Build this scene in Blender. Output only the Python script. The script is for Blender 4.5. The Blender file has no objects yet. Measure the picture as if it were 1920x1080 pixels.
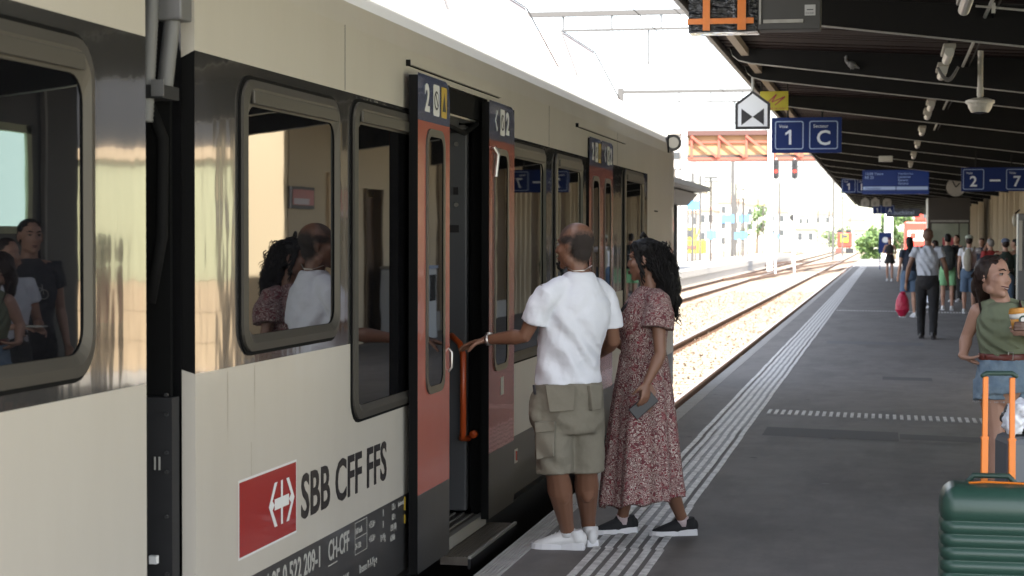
import bpy, bmesh, math, random
from mathutils import Vector, Matrix, noise
import numpy as np
R = math.radians
random.seed(7)
sc = bpy.context.scene
C = sc.collection

# ------------------------------------------------------------ camera
F_PX, CAM_H = 3400.0, 1.65
_y = Vector(((1660-960)/F_PX, (540-448)/F_PX, 1.0)).normalized()      # world Y (track direction) in camera axes (right, up, forward)
_z = Vector((math.sin(.008), math.cos(.008), 0)); _z = (_z - _z.dot(_y)*_y).normalized()
_x = -_y.cross(_z)
if _x.x < 0: _x = -_x
cR = Vector((_x.x, _y.x, _z.x)); cU = Vector((_x.y, _y.y, _z.y)); cF = Vector((_x.z, _y.z, _z.z))   # camera axes in the world
CAM = Vector((0, 0, CAM_H))
cd = bpy.data.cameras.new('camera'); cam = bpy.data.objects.new('camera', cd); C.objects.link(cam)
cam.matrix_world = Matrix((( cR.x, cU.x, -cF.x, 0), (cR.y, cU.y, -cF.y, 0), (cR.z, cU.z, -cF.z, CAM_H), (0, 0, 0, 1)))
cd.sensor_width = 36; cd.lens = 36*F_PX/1920; cd.clip_end = 3000; cd.clip_start = .1
cd.dof.use_dof = True; cd.dof.focus_distance = 9.4; cd.dof.aperture_fstop = 6.3
sc.camera = cam

# ------------------------------------------------------------ light
SUN_EL = 60
w = bpy.data.worlds.new("World"); sc.world = w; w.use_nodes = True
nt = w.node_tree; bg = nt.nodes['Background']
sky = nt.nodes.new('ShaderNodeTexSky'); sky.sky_type = 'NISHITA'; sky.sun_disc = False
sky.sun_elevation = R(SUN_EL); sky.sun_rotation = R(168); sky.dust_density = 2.5; sky.air_density = 1.0
pale = nt.nodes.new('ShaderNodeHueSaturation'); pale.inputs['Saturation'].default_value = .5      # hazy, pale summer sky
nt.links.new(sky.outputs[0], pale.inputs['Color']); nt.links.new(pale.outputs[0], bg.inputs[0]); bg.inputs[1].default_value = .13
sd = bpy.data.lights.new('sun', 'SUN'); sun = bpy.data.objects.new('sun', sd); C.objects.link(sun)
sd.energy = 4.5; sd.angle = R(.5); sd.color = (1, .95, .87)
sun.rotation_euler = Vector((-.108, math.cos(R(SUN_EL)), -math.sin(R(SUN_EL)))).to_track_quat('-Z', 'Y').to_euler()
sc.view_settings.view_transform = 'Standard'; sc.view_settings.look = 'None'
sc.view_settings.exposure = 2.52; sc.view_settings.gamma = 1
sc.cycles.max_bounces = 7; sc.cycles.diffuse_bounces = 4; sc.cycles.glossy_bounces = 3
sc.cycles.use_denoising = True; sc.cycles.sample_clamp_indirect = 8
sc.cycles.caustics_reflective = False; sc.cycles.caustics_refractive = False

# ------------------------------------------------------------ helpers
def ray(px, py): return cR*((px-960)/F_PX) + cU*((540-py)/F_PX) + cF
def on_z(px, py, z=0): d = ray(px, py); return CAM + d*((z-CAM_H)/d.z)
def on_x(px, py, x): d = ray(px, py); return CAM + d*(x/d.x)
def on_y(px, py, y): d = ray(px, py); return CAM + d*(y/d.y)
def at_d(px, py, dep): return CAM + ray(px, py)*dep                    # a point at a given depth in front of the camera

MATS = {}
def mat(name, col, rough=.6, metal=0., spec=.5, ior=None, coat=0, bump=None, var=None, emit=None, trans=0):
    """bump=(scale, strength, distance[, stretch]); var=(scale, amount, colour2)"""
    if name in MATS: return MATS[name]
    m = bpy.data.materials.new(name); m.use_nodes = True; MATS[name] = m
    n = m.node_tree; b = n.nodes['Principled BSDF']
    b.inputs['Base Color'].default_value = (*col, 1); b.inputs['Roughness'].default_value = rough
    b.inputs['Metallic'].default_value = metal; b.inputs['Specular IOR Level'].default_value = spec
    if ior: b.inputs['IOR'].default_value = ior
    if coat: b.inputs['Coat Weight'].default_value = coat; b.inputs['Coat Roughness'].default_value = .03
    if trans: b.inputs['Transmission Weight'].default_value = trans
    if emit: b.inputs['Emission Color'].default_value = (*emit[0], 1); b.inputs['Emission Strength'].default_value = emit[1]
    if bump or var:
        tc = n.nodes.new('ShaderNodeTexCoord')
    if bump:
        mp = n.nodes.new('ShaderNodeMapping'); n.links.new(tc.outputs['Object'], mp.inputs[0])
        if len(bump) > 3: mp.inputs['Scale'].default_value = bump[3]
        t = n.nodes.new('ShaderNodeTexNoise'); t.inputs['Scale'].default_value = bump[0]; t.inputs['Detail'].default_value = bump[4] if len(bump) > 4 else 4
        if len(bump) > 5: mp.inputs['Rotation'].default_value = bump[5]
        n.links.new(mp.outputs[0], t.inputs['Vector'])
        bp = n.nodes.new('ShaderNodeBump'); bp.inputs['Strength'].default_value = bump[1]; bp.inputs['Distance'].default_value = bump[2]
        n.links.new(t.outputs[0], bp.inputs['Height']); n.links.new(bp.outputs[0], b.inputs['Normal'])
        if coat: n.links.new(bp.outputs[0], b.inputs['Coat Normal'])
    if var:
        mp2 = n.nodes.new('ShaderNodeMapping'); n.links.new(tc.outputs['Object'], mp2.inputs[0])
        if len(var) > 3: mp2.inputs['Scale'].default_value = var[3]
        t2 = n.nodes.new('ShaderNodeTexNoise'); t2.inputs['Scale'].default_value = var[0]; t2.inputs['Detail'].default_value = 6; t2.inputs['Roughness'].default_value = .65
        n.links.new(mp2.outputs[0], t2.inputs['Vector'])
        rp = n.nodes.new('ShaderNodeMapRange'); rp.inputs['From Min'].default_value = .35; rp.inputs['From Max'].default_value = .7
        rp.inputs['To Max'].default_value = var[1]
        n.links.new(t2.outputs[0], rp.inputs['Value'])
        mx = n.nodes.new('ShaderNodeMix'); mx.data_type = 'RGBA'
        n.links.new(rp.outputs[0], mx.inputs[0])
        mx.inputs[6].default_value = (*col, 1); mx.inputs[7].default_value = (*var[2], 1)
        n.links.new(mx.outputs[2], b.inputs['Base Color'])
    return m

def tag(o, label=None, cat=None, group=None, kind=None):
    if label: o['label'] = label
    if cat: o['category'] = cat
    if group: o['group'] = group
    if kind: o['kind'] = kind
    return o
def thing(name, loc, label, cat, group=None):
    o = bpy.data.objects.new(name, None); C.objects.link(o); o.location = loc; o.empty_display_size = .1
    return tag(o, label, cat, group)
def origin(o):
    v = Vector((0, 0, 0))
    while o: v += o.location; o = o.parent
    return v
def dup(o, delta=(0, 0, 0), parent=None, label=None):
    c = o.copy(); C.objects.link(c)
    if parent is not None: c.parent = parent
    c.location = o.location + Vector(delta)
    if label: c['label'] = label
    for ch in o.children: dup(ch, (0, 0, 0), c)
    return c

class MB:
    def __init__(s): s.v = []; s.f = []; s.m = []; s.mats = []
    def mi(s, m):
        if m not in s.mats: s.mats.append(m)
        return s.mats.index(m)
    def add(s, vs, fs, m):
        k = len(s.v); s.v += [Vector(v) for v in vs]; i = s.mi(m)
        for f in fs: s.f.append([k+a for a in f]); s.m.append(i)
        return s
    def quad(s, a, b, c, d, m): return s.add([a, b, c, d], [(0, 1, 2, 3)], m)
    def box(s, lo, hi, m):
        x0, y0, z0 = lo; x1, y1, z1 = hi
        return s.add([(x0,y0,z0),(x1,y0,z0),(x1,y1,z0),(x0,y1,z0),(x0,y0,z1),(x1,y0,z1),(x1,y1,z1),(x0,y1,z1)],
                     [(3,2,1,0),(4,5,6,7),(0,1,5,4),(1,2,6,5),(2,3,7,6),(3,0,4,7)], m)
    def bar(s, a, b, wx, wz, m, up=(0, 0, 1)):
        a, b = Vector(a), Vector(b); t = (b-a).normalized(); u = Vector(up)
        sd_ = t.cross(u)
        if sd_.length < 1e-4: sd_ = t.cross(Vector((1, 0, 0)))
        sd_.normalize(); u = sd_.cross(t)
        vs = []
        for p in (a, b):
            for i, j in ((-1,-1),(1,-1),(1,1),(-1,1)): vs.append(p + sd_*wx/2*i + u*wz/2*j)
        return s.add(vs, [(3,2,1,0),(4,5,6,7),(0,1,5,4),(1,2,6,5),(2,3,7,6),(3,0,4,7)], m)
    def prism(s, poly, ext, m, m_side=None):
        """poly: 3D loop; ext: vector"""
        n = len(poly); e = Vector(ext); k = len(s.v)
        s.v += [Vector(p) for p in poly] + [Vector(p)+e for p in poly]
        i = s.mi(m); j = s.mi(m_side or m)
        s.f.append([k+a for a in range(n)][::-1]); s.m.append(i)
        s.f.append([k+n+a for a in range(n)]); s.m.append(i)
        for a in range(n): b = (a+1) % n; s.f.append([k+a, k+b, k+n+b, k+n+a]); s.m.append(j)
        return s
    def tube(s, pts, rad, m, seg=10, cap=True, ref=(0, 0, 1), rnd=False):
        pts = [Vector(p) for p in pts]; n = len(pts); rings = []
        if not isinstance(rad, (list,)): rad = [rad]*n
        circ = not any(isinstance(r, tuple) for r in rad); rad = [(r, r) if not isinstance(r, tuple) else r for r in rad]
        if rnd:
            t0 = (pts[0]-pts[1]).normalized(); t1 = (pts[-1]-pts[-2]).normalized(); r0 = rad[0]; r1 = rad[-1]
            k0, k1 = min(r0), min(r1)
            def sc_(r, q): return (r[0]*q, r[1]*q)
            pts = [pts[0]+t0*k0*.92, pts[0]+t0*k0*.6] + pts + [pts[-1]+t1*k1*.6, pts[-1]+t1*k1*.92]
            rad = [sc_(r0, .38), sc_(r0, .8)] + rad + [sc_(r1, .8), sc_(r1, .38)]; n = len(pts)
        rf = Vector(ref); k = len(s.v)
        for q in range(n):
            if q == 0: t = pts[1]-pts[0]; pa = None
            elif q == n-1: t = pts[-1]-pts[-2]
            else: t = (pts[q+1]-pts[q]).normalized() + (pts[q]-pts[q-1]).normalized()
            t.normalize(); a = rf.cross(t)
            if circ and pa is not None: a = pa - t*pa.dot(t)
            elif a.length < .15: a = Vector((1, .3, 0)).cross(t)
            a.normalize(); b = t.cross(a); pa = a
            for g in range(seg):
                an = 2*math.pi*g/seg
                s.v.append(pts[q] + a*math.cos(an)*rad[q][0] + b*math.sin(an)*rad[q][1])
        i = s.mi(m)
        for q in range(n-1):
            for g in range(seg):
                h = (g+1) % seg
                s.f.append([k+q*seg+g, k+q*seg+h, k+(q+1)*seg+h, k+(q+1)*seg+g]); s.m.append(i)
        if cap:
            s.f.append([k+g for g in range(seg)][::-1]); s.m.append(i)
            s.f.append([k+(n-1)*seg+g for g in range(seg)]); s.m.append(i)
        return s
    def ell(s, c, r, m, rot=None, nu=12, nv=8):
        c = Vector(c); r = (r, r, r) if not isinstance(r, (tuple, list)) else r; k = len(s.v)
        M_ = rot or Matrix.Identity(3)
        s.v.append(c + M_ @ Vector((0, 0, r[2])))
        for j in range(1, nv):
            ph = math.pi*j/nv
            for i_ in range(nu):
                th = 2*math.pi*i_/nu
                s.v.append(c + M_ @ Vector((r[0]*math.sin(ph)*math.cos(th), r[1]*math.sin(ph)*math.sin(th), r[2]*math.cos(ph))))
        s.v.append(c + M_ @ Vector((0, 0, -r[2]))); e = len(s.v)-1; i = s.mi(m)
        for a in range(nu):
            b = (a+1) % nu
            s.f.append([k, k+1+a, k+1+b]); s.m.append(i)
            for j in range(nv-2):
                p = k+1+j*nu; s.f.append([p+a, p+nu+a, p+nu+b, p+b]); s.m.append(i)
            p = k+1+(nv-2)*nu; s.f.append([p+a, e, p+b]); s.m.append(i)
        return s
    def build(s, name, parent=None, smooth=False, remesh=None, smooth_it=0, bevel=0, disp=None, auto=None):
        me = bpy.data.meshes.new(name); off = origin(parent) if parent else Vector((0, 0, 0))
        me.from_pydata([tuple(v-off) for v in s.v], [], s.f)
        for m in s.mats: me.materials.append(m)
        if len(s.mats) > 1: me.polygons.foreach_set('material_index', s.m)
        o = bpy.data.objects.new(name, me); C.objects.link(o)
        if parent: o.parent = parent
        if smooth: me.polygons.foreach_set('use_smooth', [True]*len(me.polygons))
        if remesh:
            q = o.modifiers.new('r', 'REMESH'); q.mode = 'VOXEL'; q.voxel_size = remesh; q.use_smooth_shade = True
        if smooth_it:
            q = o.modifiers.new('s', 'SMOOTH'); q.factor = .5; q.iterations = smooth_it
        if disp:
            tx = bpy.data.textures.new('folds', 'CLOUDS'); tx.noise_scale = disp[0]; tx.noise_depth = 2
            q = o.modifiers.new('d', 'DISPLACE'); q.texture = tx; q.strength = disp[1]; q.mid_level = .5
            q.texture_coords = 'LOCAL'
        if bevel:
            q = o.modifiers.new('b', 'BEVEL'); q.width = bevel; q.segments = 2; q.limit_method = 'ANGLE'
        return o

def text(body, loc, rot, size, m, parent=None, name='lettering', bold=0, width=1., align='LEFT', ext=.0006):
    cu = bpy.data.curves.new(name, 'FONT'); cu.body = body; cu.size = size; cu.extrude = ext; cu.offset = bold
    cu.align_x = align; cu.resolution_u = 3; cu.materials.append(m)
    o = bpy.data.objects.new(name, cu); C.objects.link(o)
    dg = bpy.context.evaluated_depsgraph_get(); me = bpy.data.meshes.new_from_object(o, depsgraph=dg)
    bpy.data.objects.remove(o); bpy.data.curves.remove(cu)
    me.materials.clear(); me.materials.append(m)
    o = bpy.data.objects.new(name, me); C.objects.link(o)
    o.rotation_euler = rot; o.scale = (width, 1, 1)
    o.location = Vector(loc) - (origin(parent) if parent else Vector((0, 0, 0)))
    if parent: o.parent = parent
    return o
def glyph_one(x, y, z, h, m, parent):
    w = h*.16; xc = x+h*.06
    MB().add([(xc-w/2, y, z), (xc+w/2, y, z), (xc+w/2, y, z+h), (xc-w*.25, y, z+h), (xc-w*2.0, y, z+h*.80), (xc-w*2.0, y, z+h*.63), (xc-w/2, y, z+h*.78)], [tuple(range(7))], m).build('sign_character', parent)
ROT_TRAIN = (R(90), 0, R(90)); ROT_CAM = (R(90), 0, 0); ROT_FACADE = (R(90), 0, R(-90))

def rrect(y0, y1, z0, z1, r, n=5):
    pts = []
    for cy, cz, a0 in ((y1-r, z0+r, -90), (y1-r, z1-r, 0), (y0+r, z1-r, 90), (y0+r, z0+r, 180)):
        for i in range(n+1):
            a = R(a0+90*i/n); pts.append((cy+r*math.cos(a), cz+r*math.sin(a)))
    return pts

# ------------------------------------------------------------ materials
asphalt = mat('asphalt', (.160, .150, .141), .72, bump=(260, .5, .004), var=(3.5, .8, (.115, .107, .102)))
def asphalt_nodes(m):
    n = m.node_tree; L = n.links.new; b = n.nodes['Principled BSDF']; tc = n.nodes.new('ShaderNodeTexCoord')
    src = b.inputs['Base Color'].links[0].from_socket
    # old chewing gum and drip spots
    v = n.nodes.new('ShaderNodeTexVoronoi'); v.inputs['Scale'].default_value = 2.3; L(tc.outputs['Object'], v.inputs['Vector'])
    wn = n.nodes.new('ShaderNodeTexWhiteNoise'); L(v.outputs['Position'], wn.inputs['Vector'])
    r = n.nodes.new('ShaderNodeMapRange'); r.inputs['From Min'].default_value = .05; r.inputs['From Max'].default_value = .085; r.inputs['To Min'].default_value = 1; r.inputs['To Max'].default_value = 0; L(v.outputs['Distance'], r.inputs['Value'])
    a = n.nodes.new('ShaderNodeMix'); a.data_type = 'RGBA'; L(r.outputs[0], a.inputs[0]); L(src, a.inputs[6])
    c = n.nodes.new('ShaderNodeValToRGB'); c.color_ramp.interpolation = 'CONSTANT'; e = c.color_ramp.elements; e[0].color = (.045, .042, .04, 1); e[1].position = .7; e[1].color = (.22, .21, .205, 1); L(wn.outputs[0], c.inputs[0]); L(c.outputs[0], a.inputs[7])
    # long dull stains
    mp = n.nodes.new('ShaderNodeMapping'); mp.inputs['Scale'].default_value = (1.6, .5, 1); L(tc.outputs['Object'], mp.inputs[0])
    t = n.nodes.new('ShaderNodeTexNoise'); t.inputs['Scale'].default_value = 1.1; t.inputs['Detail'].default_value = 8; t.inputs['Roughness'].default_value = .7; L(mp.outputs[0], t.inputs['Vector'])
    r2 = n.nodes.new('ShaderNodeMapRange'); r2.inputs['From Min'].default_value = .47; r2.inputs['From Max'].default_value = .62; r2.inputs['To Max'].default_value = .5; L(t.outputs[0], r2.inputs['Value'])
    d = n.nodes.new('ShaderNodeMix'); d.data_type = 'RGBA'; L(r2.outputs[0], d.inputs[0]); L(a.outputs[2], d.inputs[6]); d.inputs[7].default_value = (.075, .07, .067, 1)
    L(d.outputs[2], b.inputs['Base Color'])
asphalt_nodes(asphalt)
asph_patch = mat('asphalt_patch', (.075, .073, .073), .8, bump=(200, .4, .003), var=(6, .6, (.075, .075, .078)))
concrete = mat('concrete', (.36, .35, .33), .8, bump=(90, .3, .003), var=(5, .6, (.27, .26, .245)))
paint_w = mat('white_marking', (.74, .73, .71), .55, bump=(150, .4, .002), var=(14, .95, (.30, .29, .28)))
ballast_m = mat('ballast', (.27, .222, .172), .9, bump=(22, 1., .05), var=(14, 1., (.10, .078, .055)))
rust = mat('rail_rust', (.11, .055, .03), .8, var=(20, .7, (.05, .03, .02)))
rail_top = mat('rail_head', (.45, .43, .4), .3, metal=.9)
wood_sl = mat('sleeper', (.28, .23, .18), .85, var=(6, .8, (.16, .12, .09)))
black = mat('black_void', (.006, .006, .007), .6)
dark_under = mat('dark_underframe', (.012, .012, .013), .7)
# ============================================================ SETTING: ground, platform, tracks
def sheet(name, x0, x1, y0, y1, z, m, kind='structure', nx=1, ny=1):
    b = MB()
    for i in range(nx):
        for j in range(ny):
            xa = x0+(x1-x0)*i/nx; xb = x0+(x1-x0)*(i+1)/nx; ya = y0+(y1-y0)*j/ny; yb = y0+(y1-y0)*(j+1)/ny
            b.quad((xa, ya, z), (xb, ya, z), (xb, yb, z), (xa, yb, z), m)
    return tag(b.build(name), kind=kind)
earth = mat('dry_ground', (.31, .30, .265), .95, var=(.08, 1., (.2, .22, .11)), bump=(3, .6, .05))
sheet('ground', -900, 900, -60, 2600, -.95, earth)
sheet('ballast_bed', -9.85, -1.99, -20, 420, -.74, ballast_m)
sheet('far_ballast_bed', -34, -13.6, 20, 420, -.745, ballast_m)

# loose stones of the ballast near the visible part
def ballast_stones():
    b = MB(); rnd = random.Random(3)
    for k in range(15000):
        y = 19 + 62*(rnd.random()**1.5); x = rnd.uniform(-6.9, -2.02)
        if abs(x+2.78) < .05 or abs(x+4.28) < .05: continue
        s = rnd.uniform(.022, .05); z = -.735 + rnd.uniform(0, .035)
        p = [Vector((x, y, z)) + Vector((rnd.uniform(-s, s), rnd.uniform(-s, s), rnd.uniform(0, s))) for _ in range(4)]
        p[3].z += s*.7
        b.add(p, [(0, 1, 3), (1, 2, 3), (2, 0, 3), (0, 2, 1)], ballast_m)
    return tag(b.build('ballast_stones'), kind='stuff')
ballast_stones()

def track(xc, y0, y1, name, label, sl_to):
    t = thing(name, (xc, y0, -.74), label, 'railway track', 'railway tracks beside the platform')
    first = None
    for sx in (-.75, .75):
        b = MB(); x = xc+sx
        b.box((x-.07, y0, -.70), (x+.07, y1, -.685), rust); b.box((x-.012, y0, -.685), (x+.012, y1, -.585), rust)
        b.box((x-.036, y0, -.59), (x+.036, y1, -.552), rust); b.box((x-.026, y0, -.5515), (x+.026, y1, -.549), rail_top)
        b.build('rail', t)
        s = MB(); y = y0+.2
        while y < min(y1, 75):
            s.box((x-.14, y-.05, -.695), (x-.045, y+.05, -.66), rust); s.box((x+.045, y-.05, -.695), (x+.14, y+.05, -.66), rust); y += .6
        tag(s.build('rail_clip', t), kind='stuff')
    y = y0+.2; n = 0
    b = MB().box((xc-1.3, y-.13, -.76), (xc+1.3, y+.13, -.70), wood_sl); first = b.build('sleeper', t)
    while y < sl_to and n < 180:
        y += .6; n += 1; dup(first, (0, y-y0-.2, 0), t)
    return t
track(-3.53, 4, 420, 'railway_track', 'first track right beside the platform edge, running past the train', 112)
track(-8.0, 40, 420, 'railway_track', 'second track beyond the gap, next to the far platform', 150)
track(-15.4, 60, 420, 'railway_track', 'third track behind the far platform, mostly bleached by sun', 100)
def crossover(pts, label):
    t = thing('crossover_track', pts[0]+(-.7,), label, 'railway switch', 'switch tracks where the lines cross')
    for s in (-.72, .72):
        b = MB()
        for (xa, ya), (xb, yb) in zip(pts, pts[1:]):
            b.bar((xa+s, ya, -.60), (xb+s, yb, -.60), .14, .13, rust)
        b.build('rail', t)
crossover([(-8.0, 100), (-6.4, 135), (-5.2, 160), (-3.53, 190)], 'curved switch rails leading from the second track to the first')
crossover([(-15.4, 110), (-12, 140), (-9.6, 165), (-8.0, 185)], 'curved switch rails beyond the far platform end')
crossover([(-3.53, 118), (-2.3, 140), (-.4, 170), (2.5, 215)], 'branch rails curving right behind the platform end')

# platform
PE = -1.95
b = MB()
b.box((PE, -12, -.95), (3.5, 150, 0), concrete)
tag(b.build('platform'), kind='structure')
PLAT = bpy.data.objects['platform']
b = MB()
for j in range(60):
    ya = -12+162*j/60; yb = -12+162*(j+1)/60
    b.quad((PE+.125, ya, .004), (3.5, ya, .004), (3.5, yb, .004), (PE+.125, yb, .004), asphalt)
tag(b.build('platform_surface'), kind='structure')
# edge stones with fine grooves
st_m = mat('edge_stone', (.40, .395, .38), .7, bump=(120, .3, .002), var=(4, .8, (.3, .295, .28)))
st = MB()
for i in range(6):
    x = PE+.001+i*.0208; st.box((x, 0.004, .0), (x+.0145, .996, .009), st_m)
st.box((PE+.0005, .003, -.08), (PE+.1245, .997, .0045), st_m)
edge0 = st.build('edge_stone', PLAT); edge0.location = (0, 6, 0)
for i in range(1, 140): dup(edge0, (0, i, 0), PLAT)
# tactile guidance tiles: six raised bars
tt = MB(); XS = -1.508
for i in range(6):
    x = XS+i*.0675; tt.box((x, .006, .0), (x+.037, .794, .0095), paint_w)
tile0 = tt.build('guidance_tile', PLAT); tile0.location = (0, 5.5, 0)
rnd = random.Random(5); yy = 5.5
for i in range(1, 130):
    d = dup(tile0, (0, .8*i, 0), PLAT)
    yy = 5.5+.8*i
    d.location.x = (.0 if yy < 9 else -.01) + .004*rnd.uniform(-1, 1) + .0008*max(0, yy-20)
# worn paint film between the bars
film = mat('worn_paint_film', (.30, .30, .30), .6, var=(7, .9, (.12, .12, .12)), bump=(120, .3, .002))
b = MB()
for ya, yb, xa, xb in ((10.3, 15.6, -1.40, -1.21), (15.6, 23.5, -1.43, -1.19), (23.5, 34, -1.42, -1.21), (34, 100, -1.45, -1.12)):
    b.quad((xa, ya, .0062), (xb, ya, .0062), (xb, yb, .0062), (xa, yb, .0062), film)
tag(b.build('worn_paint_film', PLAT), kind='stuff')
def dot_row(y, ln, x0=-1.08, x1=3.0):
    b = MB(); x = x0; sk = 0
    while x < x1:
        yc = y + .02*(x-x0)*-1 - (x-x0)*.22
        b.box((x, yc-ln/2, .004), (x+.03, yc+ln/2, .010), paint_w); x += .0645
    return tag(b.build('cross_marking', PLAT), kind='stuff')
dot_row(17.35, .42); dot_row(42.3, .42)
def patch(x0, x1, y0, y1, skew=-.2, m=asph_patch, z=.0055):
    b = MB().quad((x0, y0, z), (x1, y0+skew*(x1-x0), z), (x1, y1+skew*(x1-x0), z), (x0, y1, z), m)
    return tag(b.build('asphalt_repair', PLAT), kind='structure')
patch(-1.0, .12, 15.25, 15.95); patch(.13, 3.2, 15.2, 15.6)
patch(-.02, .55, 21.6, 22.1); patch(-.9, .6, 28.9, 29.7, m=mat('asphalt_pale', (.10, .10, .105), .7))
patch(-.4, .25, 20.0, 20.02, m=black)
seam = mat('asphalt_seam', (.04, .04, .04), .5)
patch(-1.08, 3, 12.0, 12.012, m=seam, z=.0054); patch(-1.08, 3, 26.0, 26.03, m=seam, z=.0054); patch(-1.08, 3, 15.2, 15.215, m=seam, z=.0060)

# ============================================================ TRAIN
cream = mat('cream_paint', (.53, .495, .43), .38, coat=.12, bump=(1.3, .25, .02, (1, 1, .6)), var=(1.6, .5, (.46, .42, .355), (1, 1.4, .35)))
band = mat('anthracite_band', (.045, .043, .041), .08, ior=1.65, coat=.6, bump=(1.1, .30, .018, (1, 1.6, .5)))
skirt_m = mat('anthracite_skirt', (.040, .040, .041), .35, coat=.2, bump=(1.2, .2, .012), var=(3, .5, (.062, .058, .052), (1, 2.4, .2)))
door_red = mat('door_red', (.43, .105, .07), .2, coat=.5, bump=(2.2, .12, .01), var=(3, .3, (.48, .145, .10)))
door_blue = mat('door_blue', (.035, .055, .13), .25, coat=.4)
rubber = mat('black_rubber', (.004, .004, .004), .8, spec=.15)
frame_m = mat('window_frame', (.085, .078, .066), .5, metal=.5, bump=(3, .1, .004))
glass = mat('window_glass', (.006, .006, .007), .015, ior=2.15, bump=(.8, .06, .01))
steel = mat('brushed_steel', (.5, .48, .45), .35, metal=.9)
white_p = mat('white_lettering', (.72, .72, .7), .5)
black_p = mat('black_lettering', (.015, .013, .015), .5)
lett_grey = mat('pale_grey_lettering', (.42, .41, .37), .5)
logo_red = mat('logo_red', (.33, .018, .016), .25, coat=.4)
yellow_p = mat('yellow_sticker', (.55, .36, .02), .4)
roof_m = mat('roof_paint_sun_white', (.74, .74, .74), .5, var=(2, .4, (.66, .65, .64)))
TX = -2.12
PROF = [(-2.28, .0), (TX-.03, .12), (TX, .15), (TX, .49), (TX, 1.22), (TX, 2.235), (TX, 2.40), (TX, 2.5), (-2.132, 2.6), (-2.165, 2.69), (-2.235, 2.79), (-2.34, 2.88), (-2.55, 3.0), (-2.9, 3.12), (-3.5, 3.2)]
def coach_body(parent, y0, y1, band_to, doors, band_from=None):
    """open shell with door apertures"""
    ys = sorted(set([y0, y1] + ([band_to] if band_to else []) + [v for d in doors for v in d]))
    ys2 = []
    for a, c in zip(ys, ys[1:]):
        n = max(1, int((c-a)/1.5)); ys2 += [a+(c-a)*i/n for i in range(n)]
    ys2.append(ys[-1])
    full = PROF + [(-7.0-x, z) for x, z in PROF[-2::-1]]
    b = MB()
    for a, c in zip(ys2, ys2[1:]):
        mid = (a+c)/2; indoor = any(d[0] < mid < d[1] for d in doors)
        for i, ((xa, za), (xb, zb)) in enumerate(zip(full, full[1:])):
            zm = (za+zb)/2
            if indoor and i < 6 and xa > -3: continue
            if zm < .49: m = skirt_m
            elif 1.22 < zm < 2.235 and (band_to is None or mid < band_to): m = band
            elif zm > 2.63: m = roof_m  # white also paints the sun's burn-out onto the curved shoulder
            else: m = cream
            b.add([(xa, a, za), (xa, c, za), (xb, c, zb), (xb, a, zb)], [(0, 1, 2, 3)], m)
    return b.build('body', parent)
def end_wall(parent, y, m, thick=.045):
    b = MB(); full = PROF + [(-7.0-x, z) for x, z in PROF[-2::-1]]
    inn = [(-3.5+(x+3.5)*(1-thick/1.38), z if z < .2 else 1.6+(z-1.6)*.965) for x, z in full]
    for (p, q, pi_, qi) in zip(full, full[1:], inn, inn[1:]):
        zm = (p[1]+q[1])/2
        mm = rubber if 1.22 < zm < 2.25 else m
        b.add([(p[0], y, p[1]), (pi_[0], y, pi_[1]), (qi[0], y, qi[1]), (q[0], y, q[1])], [(0, 1, 2, 3)], mm)
    b.build('end_trim', parent)
    b = MB()
    inn2 = [(x, y+.12, z) for x, z in inn]
    b.add(inn2, [tuple(range(len(inn2)))], black)
    for p, q in zip(inn, inn[1:]): b.quad((p[0], y, p[1]), (p[0], y+.12, p[1]), (q[0], y+.12, q[1]), (q[0], y, q[1]), rubber)
    b.build('end_wall', parent)
def coach_window(parent, y0, y1, z0, z1, r=.09, fw=.055, x=TX, top=True, label=None):
    o = rrect(y0, y1, z0, z1, r); i = rrect(y0+fw, y1-fw, z0+fw, z1-(fw+.035 if top else fw), r*.7); n = len(o)
    b = MB(); g = rrect(y0-.014, y1+.014, z0-.014, z1+.014, r+.014)
    def ring(A, xa, B, xb, m): 
        b.add([(xa, p[0], p[1]) for p in A] + [(xb, p[0], p[1]) for p in B], [(a, (a+1) % n, n+(a+1) % n, n+a) for a in range(n)], m)
    ring(g, x+.0, g, x+.006, rubber); ring(g, x+.006, o, x+.006, rubber)
    ring(o, x+.006, o, x+.016, frame_m)
    mid = rrect(y0+fw*.55, y1-fw*.55, z0+fw*.5, z1-fw*.5, r*.85)
    ring(o, x+.016, mid, x+.022, frame_m); ring(mid, x+.022, i, x+.008, frame_m); ring(i, x+.008, i, x+.003, rubber)
    f = b.build('window_frame', parent)
    if top:
        zz = z1-fw*.5-.004; MB().box((x+.019, y0+r*.8, zz-.052), (x+.030, y1-r*.8, zz-.006), frame_m).build('vent_strip', f, bevel=.003)
    MB().add([(x+.0035, p[0], p[1]) for p in i], [tuple(range(n))], glass).build('window_pane', f)
    return f
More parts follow.
